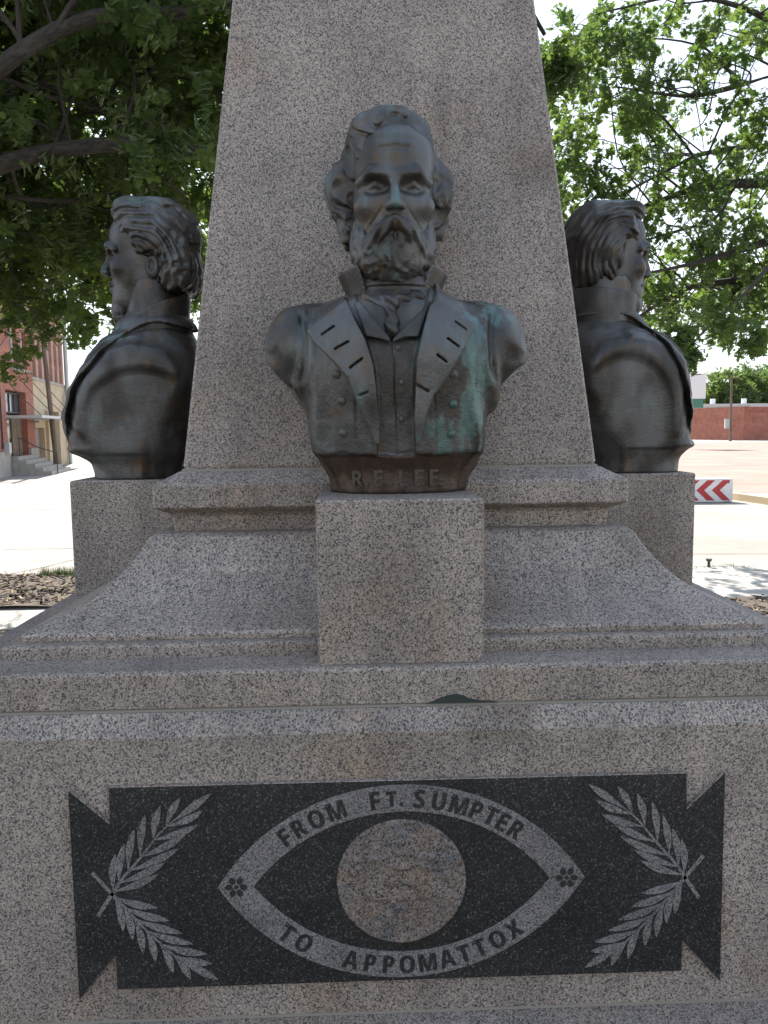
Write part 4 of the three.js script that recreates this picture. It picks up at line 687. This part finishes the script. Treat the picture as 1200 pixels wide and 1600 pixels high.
{
  const b = thing('brick_building', 'red brick building with stone base, entrance canopy and steps', 'building', [-14.2, 0, -26], facade);
  mesh('wall', wallShape(-12, 12, 0.0, 7.4, [[7.0, 10.5, .02, 3.75], [8.15, 9.35, 4.75, 6.6], [9.95, 11.05, 4.8, 6.6], [2.5, 4.5, 1.5, 3.6], [2.5, 4.5, 4.8, 6.6]], .45, 0), redBrick, b);
  mesh('wall', bx(24, 7.3, 7, 0, 0, -4.2), redBrick, b);
  mesh('stone_base', bx(18.9, 1.06, .1, -2.55, 0, .05), stone, b); mesh('stone_base', bx(1.42, 1.12, .1, 11.26, 0, .05), stone, b);
  for (const [x0, x1, y0, y1] of [[8.15, 9.35, 4.75, 6.6], [9.95, 11.05, 4.8, 6.6], [2.5, 4.5, 1.5, 3.6], [2.5, 4.5, 4.8, 6.6]]) { const w = windowPart(b, x0, x1, y0, y1, -.25); mesh('sill', bx(x1 - x0 + .2, .1, .2, (x0 + x1) / 2, y0 - .1, .03), stone, w); }
  windowPart(b, 7.05, 10.45, 2.75, 3.7, -.35, 3, darkMetal);
  mesh('side_panel', bx(1.75, 1.85, .1, 9.6, .8, -.3), brownStone, b);
  const door = mesh('door', bx(1.45, 1.42, .08, 7.9, .8, -.35), paintGreen, b); mesh('glass', bx(.9, .95, .03, 7.9, 1.15, -.30), pane, door); mesh('handle', bx(.04, .2, .05, 8.5, 1.4, -.28), darkMetal, door);
  const tr = mesh('transom', bx(1.45, .42, .06, 7.9, 2.24, -.36), paintGreen, b); for (const x of [7.56, 8.24]) mesh('pane', bx(.55, .26, .03, x, 2.32, -.32), pane, tr);
  mesh('canopy', bx(9.2, .12, 1.5, 11.3, 2.5, .76), paleMetal, b); for (const x of [7.2, 10.2, 12.6, 15.2]) { const g = taperTube([V(x, 2.6, 1.4), V(x - .3, 3.4, .7), V(x - .6, 4.3, .02)], [.018, .018, .018], 5); mesh('stay_rod', g, darkMetal, b); }
  for (let k = 0; k < 5; k++) mesh('step', bx(3.4 + .18 * k, .165, .34 + .001 * k, 8.75 + .09 * k, .66 - .165 * k, .02 + .17 + .34 * k - .0), stone, b);
  for (let k = 0; k < 4; k++) mesh('step_fill', bx(3.4 + .18 * k - .02, .66 - .165 * k - .004, .33, 8.75 + .09 * k, 0, .19 + .34 * k), stone, b);
  mesh('handrail', merge([taperTube([V(8.0, 1.65, .2), V(8.05, 1.25, .9), V(8.1, .95, 1.75)], [.025, .025, .025], 6), taperTube([V(8.0, .8, .2), V(8.0, 1.2, .2), V(8.0, 1.65, .2)], [.02, .02, .02], 6), taperTube([V(8.1, 0, 1.75), V(8.1, .5, 1.75), V(8.1, .95, 1.75)], [.02, .02, .02], 6)]), darkMetal, b);
  mesh('meter_box', bx(.35, .45, .25, 6.3, 1.0, .14), paleMetal, b); mesh('conduit', bx(.06, 4, .06, 6.0, 1.2, .05), darkMetal, b);
}
{
  const b = thing('garage_building', 'beige building with tall grey doors and brick piers above', 'building', [-14.2, 0, -26], facade);
  mesh('wall', wallShape(12.05, 20.3, 0, 4.5, [[12.45, 14.4, .02, 2.1], [15.9, 18.2, .02, 3.0]], .4, -.1), stucco, b); mesh('wall', bx(8.1, 4.4, 6, 16.2, 0, -3.9), stucco, b);
  mesh('upper_wall', bx(8.2, 4.6, 6, 16.2, 4.62, -3.7), brownStone, b);
  mesh('cornice', bx(8.5, .12, .5, 16.2, 4.5, -.3), stone, b);
  for (let k = 0; k < 7; k++) mesh('pier', bx(.5, 4.5, .5, 12.5 + k * 1.26, 4.62, -.4), tanBrick, b);
  for (const [x0, x1, y1] of [[12.45, 14.4, 2.1], [15.9, 18.2, 3.0]]) { const d = mesh('door', bx(x1 - x0, y1, .08, (x0 + x1) / 2, .01, -.42), greyDoor, b); const n = Math.round(y1 / .5); for (let k = 0; k < n; k++) mesh('panel', bx(x1 - x0 - .16, y1 / n - .08, .02, (x0 + x1) / 2, .04 + k * y1 / n, -.365), greyDoor, d); }
  mesh('pilaster', bx(.9, 3.0, .14, 15.2, 0, -.03), stucco, b);
  mesh('downpipe', taperTube([V(20.0, 0, .05), V(20.0, 3, .05), V(20.05, 6, .05), V(20.05, 9, .05)], [.12, .12, .12], 8), paleMetal, b); mesh('meter_box', bx(.5, .5, .3, 19.6, 3.4, .05), paleMetal, b);
}
function pole(label, x, z, h, lean, r, arms) {
  const t = thing('utility_pole', label, 'pole', [x, 0, z]); mesh('pole', taperTube([V(0, -.1, 0), V(lean * .5, h / 2, 0), V(lean, h, 0)], [r, r * .85, r * .65], 10), wood, t);
  for (const y of arms) mesh('crossarm', bx(2.2, .11, .09, lean, y, r * .9), wood, t); return t;
}
{
  const t = pole('brown wooden utility pole in front of the beige garage doors', -14.83, -37.4, 9.5, -.55, .125, [8.6]);
  mesh('sign', bx(.42, .09, .03, -.9, 2.35, .16), paleMetal, t);
  pole('thin dark utility pole in front of the low red brick wall', 41.5, -86, 7.3, -.1, .15, [6.9]);
  tag(mesh('power_cable', taperTube([V(-15.3, 8.3, -37.2), V(-15.0, 4.4, -30), V(-14, 3.6, -24)], [.014, .014, .014], 5), darkMetal), 'thin dark cable sagging from the wooden pole past the brick building', 'cable');
  const pc = thing('parking_post', 'short thin metal post on the pavement beside the wooden utility pole', 'post', [-14.55, 0, -36.2]); mesh('shaft', new THREE.CylinderGeometry(.02, .025, .75, 8).translate(0, .37, 0), darkMetal, pc); mesh('cap', new THREE.SphereGeometry(.03, 8, 6).translate(0, .76, 0), darkMetal, pc);
}
{ // far right: low brick building, vans' roofs, sign
  const b = thing('low_brick_building', 'long low red brick building with flat roof across the street', 'building', [0, 0, 0]);
  const wall = (x0, z0, x1, z1, h, m) => { const L = Math.hypot(x1 - x0, z1 - z0), g = bx(L, h, 8, 0, 0, -4); g.rotateY(-Math.atan2(z1 - z0, x1 - x0)); g.translate((x0 + x1) / 2, 0, (z0 + z1) / 2); return mesh('wall', boxUV(g), m, b); };
  wall(42.0, -99, 44.9, -90, 3.9, redBrick); wall(44.95, -90, 66, -84, 3.2, redBrick);
  mesh('coping', bx(10.2, .14, .5, 0, 3.92, -.2).rotateY(Math.atan2(9, 2.9) * -1).translate(43.5, 0, -94.5), stone, b);
  const mb = mesh('meter_box', bx(.5, 1.1, .3, 0, 1.4, 0).translate(43.6, 0, -91.5), paleMetal, b);
  const sh = thing('flat_roof_shed', 'long white flat roofed shed standing behind the red brick wall', 'building', [55, 0, -112]); mesh('wall', bx(17, 4.2, 8), whitePaint, sh); mesh('roof', bx(17.6, .5, 8.6, 0, 4.205, 0), paleMetal, sh); for (const x of [-4.5, 0, 4.5]) mesh('vent', new THREE.CylinderGeometry(.35, .35, .8, 10).translate(x, 5.1, 1), whitePaint, sh);
  const s = thing('billboard_sign', 'large blank white sign with green band on a steel post', 'sign', [25.9, 0, -60]);
  mesh('post', bx(.22, 5.8, .22, -.6, 0, -.14), darkMetal, s); mesh('white_board', bx(2.6, 1.95, .2, -.05, 3.9, .08), whitePaint, s); mesh('green_band', bx(2.35, .68, .24, -.1, 3.2, .08), std({ color: rgb(.05, .18, .11), roughness: .5 }), s); mesh('green_box', bx(1.4, .55, .2, -.55, 2.64, .08), std({ color: rgb(.03, .12, .08), roughness: .5 }), s);
  const st = thing('stop_sign', 'small red octagonal road sign below the green signboard', 'sign', [29.7, 0, -70]); mesh('post', bx(.07, 1.9, .07, 0, 0, -.06), paleMetal, st); mesh('face', new THREE.CylinderGeometry(.42, .42, .03, 8).rotateY(Math.PI / 8).rotateX(Math.PI / 2).translate(0, 2.05, 0), std({ color: rgb(.42, .03, .03), roughness: .5 }), st);
  mesh('lettering', new TextGeometry('STOP', { font, size: .2, depth: .01 }).translate(-.31, 1.96, .02), whitePaint, st);
  const bus = thing('school_bus', 'yellow bus glimpsed in the gap beyond the beige building', 'bus', [-26.2, 0, -71]); const body = new THREE.ExtrudeGeometry(shape([[-3.4, .5], [3.2, .5], [3.2, 1.4], [2.4, 1.5], [2.3, 2.7], [2.1, 2.9], [-3.3, 2.9], [-3.4, 2.7]]), { depth: 2.2, bevelEnabled: true, bevelSize: .06, bevelThickness: .06, bevelSegments: 2 }); mesh('body', body.translate(0, 0, -1.1), std({ color: rgb(.55, .27, .03), roughness: .5 }), bus);
  for (let k = 0; k < 6; k++) mesh('window', bx(.7, .6, .05, -2.9 + k * .85, 1.9, 1.17), pane, bus); for (const x of [-2.2, 2.3]) for (const z of [-.95, 1.05]) { const w = mesh('wheel', new THREE.CylinderGeometry(.45, .45, .28, 18).rotateX(Math.PI / 2).translate(x, .45, z), darkMetal, bus); mesh('rim', new THREE.CylinderGeometry(.22, .22, .3, 12).rotateX(Math.PI / 2).translate(x, .45, z), paleMetal, w); }
}
{ // traffic barrier with chevrons pointing left
  const t = thing('traffic_barrier', 'red and white chevron barrier block standing on the sunlit street', 'barrier', [8.42, 0, -16.64], -.06);
  const red = std({ color: rgb(.42, .035, .035), roughness: .55 }), wht = std({ map: rep(groundTex(37, 9, [.62, .61, .59], [.76, .75, .73]), .8), roughness: .6 });
  const body = new THREE.ExtrudeGeometry(shape([[-.66, .02], [.6, .02], [.63, .05], [.63, .54], [.6, .57], [-.66, .57]]), { depth: .3, bevelEnabled: true, bevelSize: .012, bevelThickness: .012, bevelSegments: 2 }); mesh('block', boxUV(body.translate(0, 0, -.32)), wht, t);
  const y0 = .05, y1 = .545, ym = .30, w = .19, k = .26;
  const clipX = (p) => [clamp(p[0], -.65, .62), p[1]];
  for (let a = -.62; a < .4; a += .375) mesh('chevron', new THREE.ExtrudeGeometry(shape([[a, ym], [a + k, y0], [a + k + w, y0], [a + w, ym], [a + k + w, y1], [a + k, y1]].map(clipX)), { depth: .006, bevelEnabled: false }).translate(0, 0, -.009), red, t);
  mesh('bolt', new THREE.CylinderGeometry(.018, .018, .012, 8).rotateX(Math.PI / 2).translate(.53, .49, .003), darkMetal, t);
  for (const x of [-.5, .5]) mesh('foot', bx(.14, .022, .34, x, 0, -.17), darkMetal, t);
  const s = thing('survey_peg', 'short dark peg standing at the kerb beside the walkway', 'peg', [4.22, .15, -6.98]); mesh('stem', new THREE.CylinderGeometry(.018, .02, .08, 8).translate(0, .04, 0), darkMetal, s); mesh('cap', new THREE.CylinderGeometry(.04, .03, .03, 10).translate(0, .09, 0), darkMetal, s);
}
renderer.render(scene, camera);
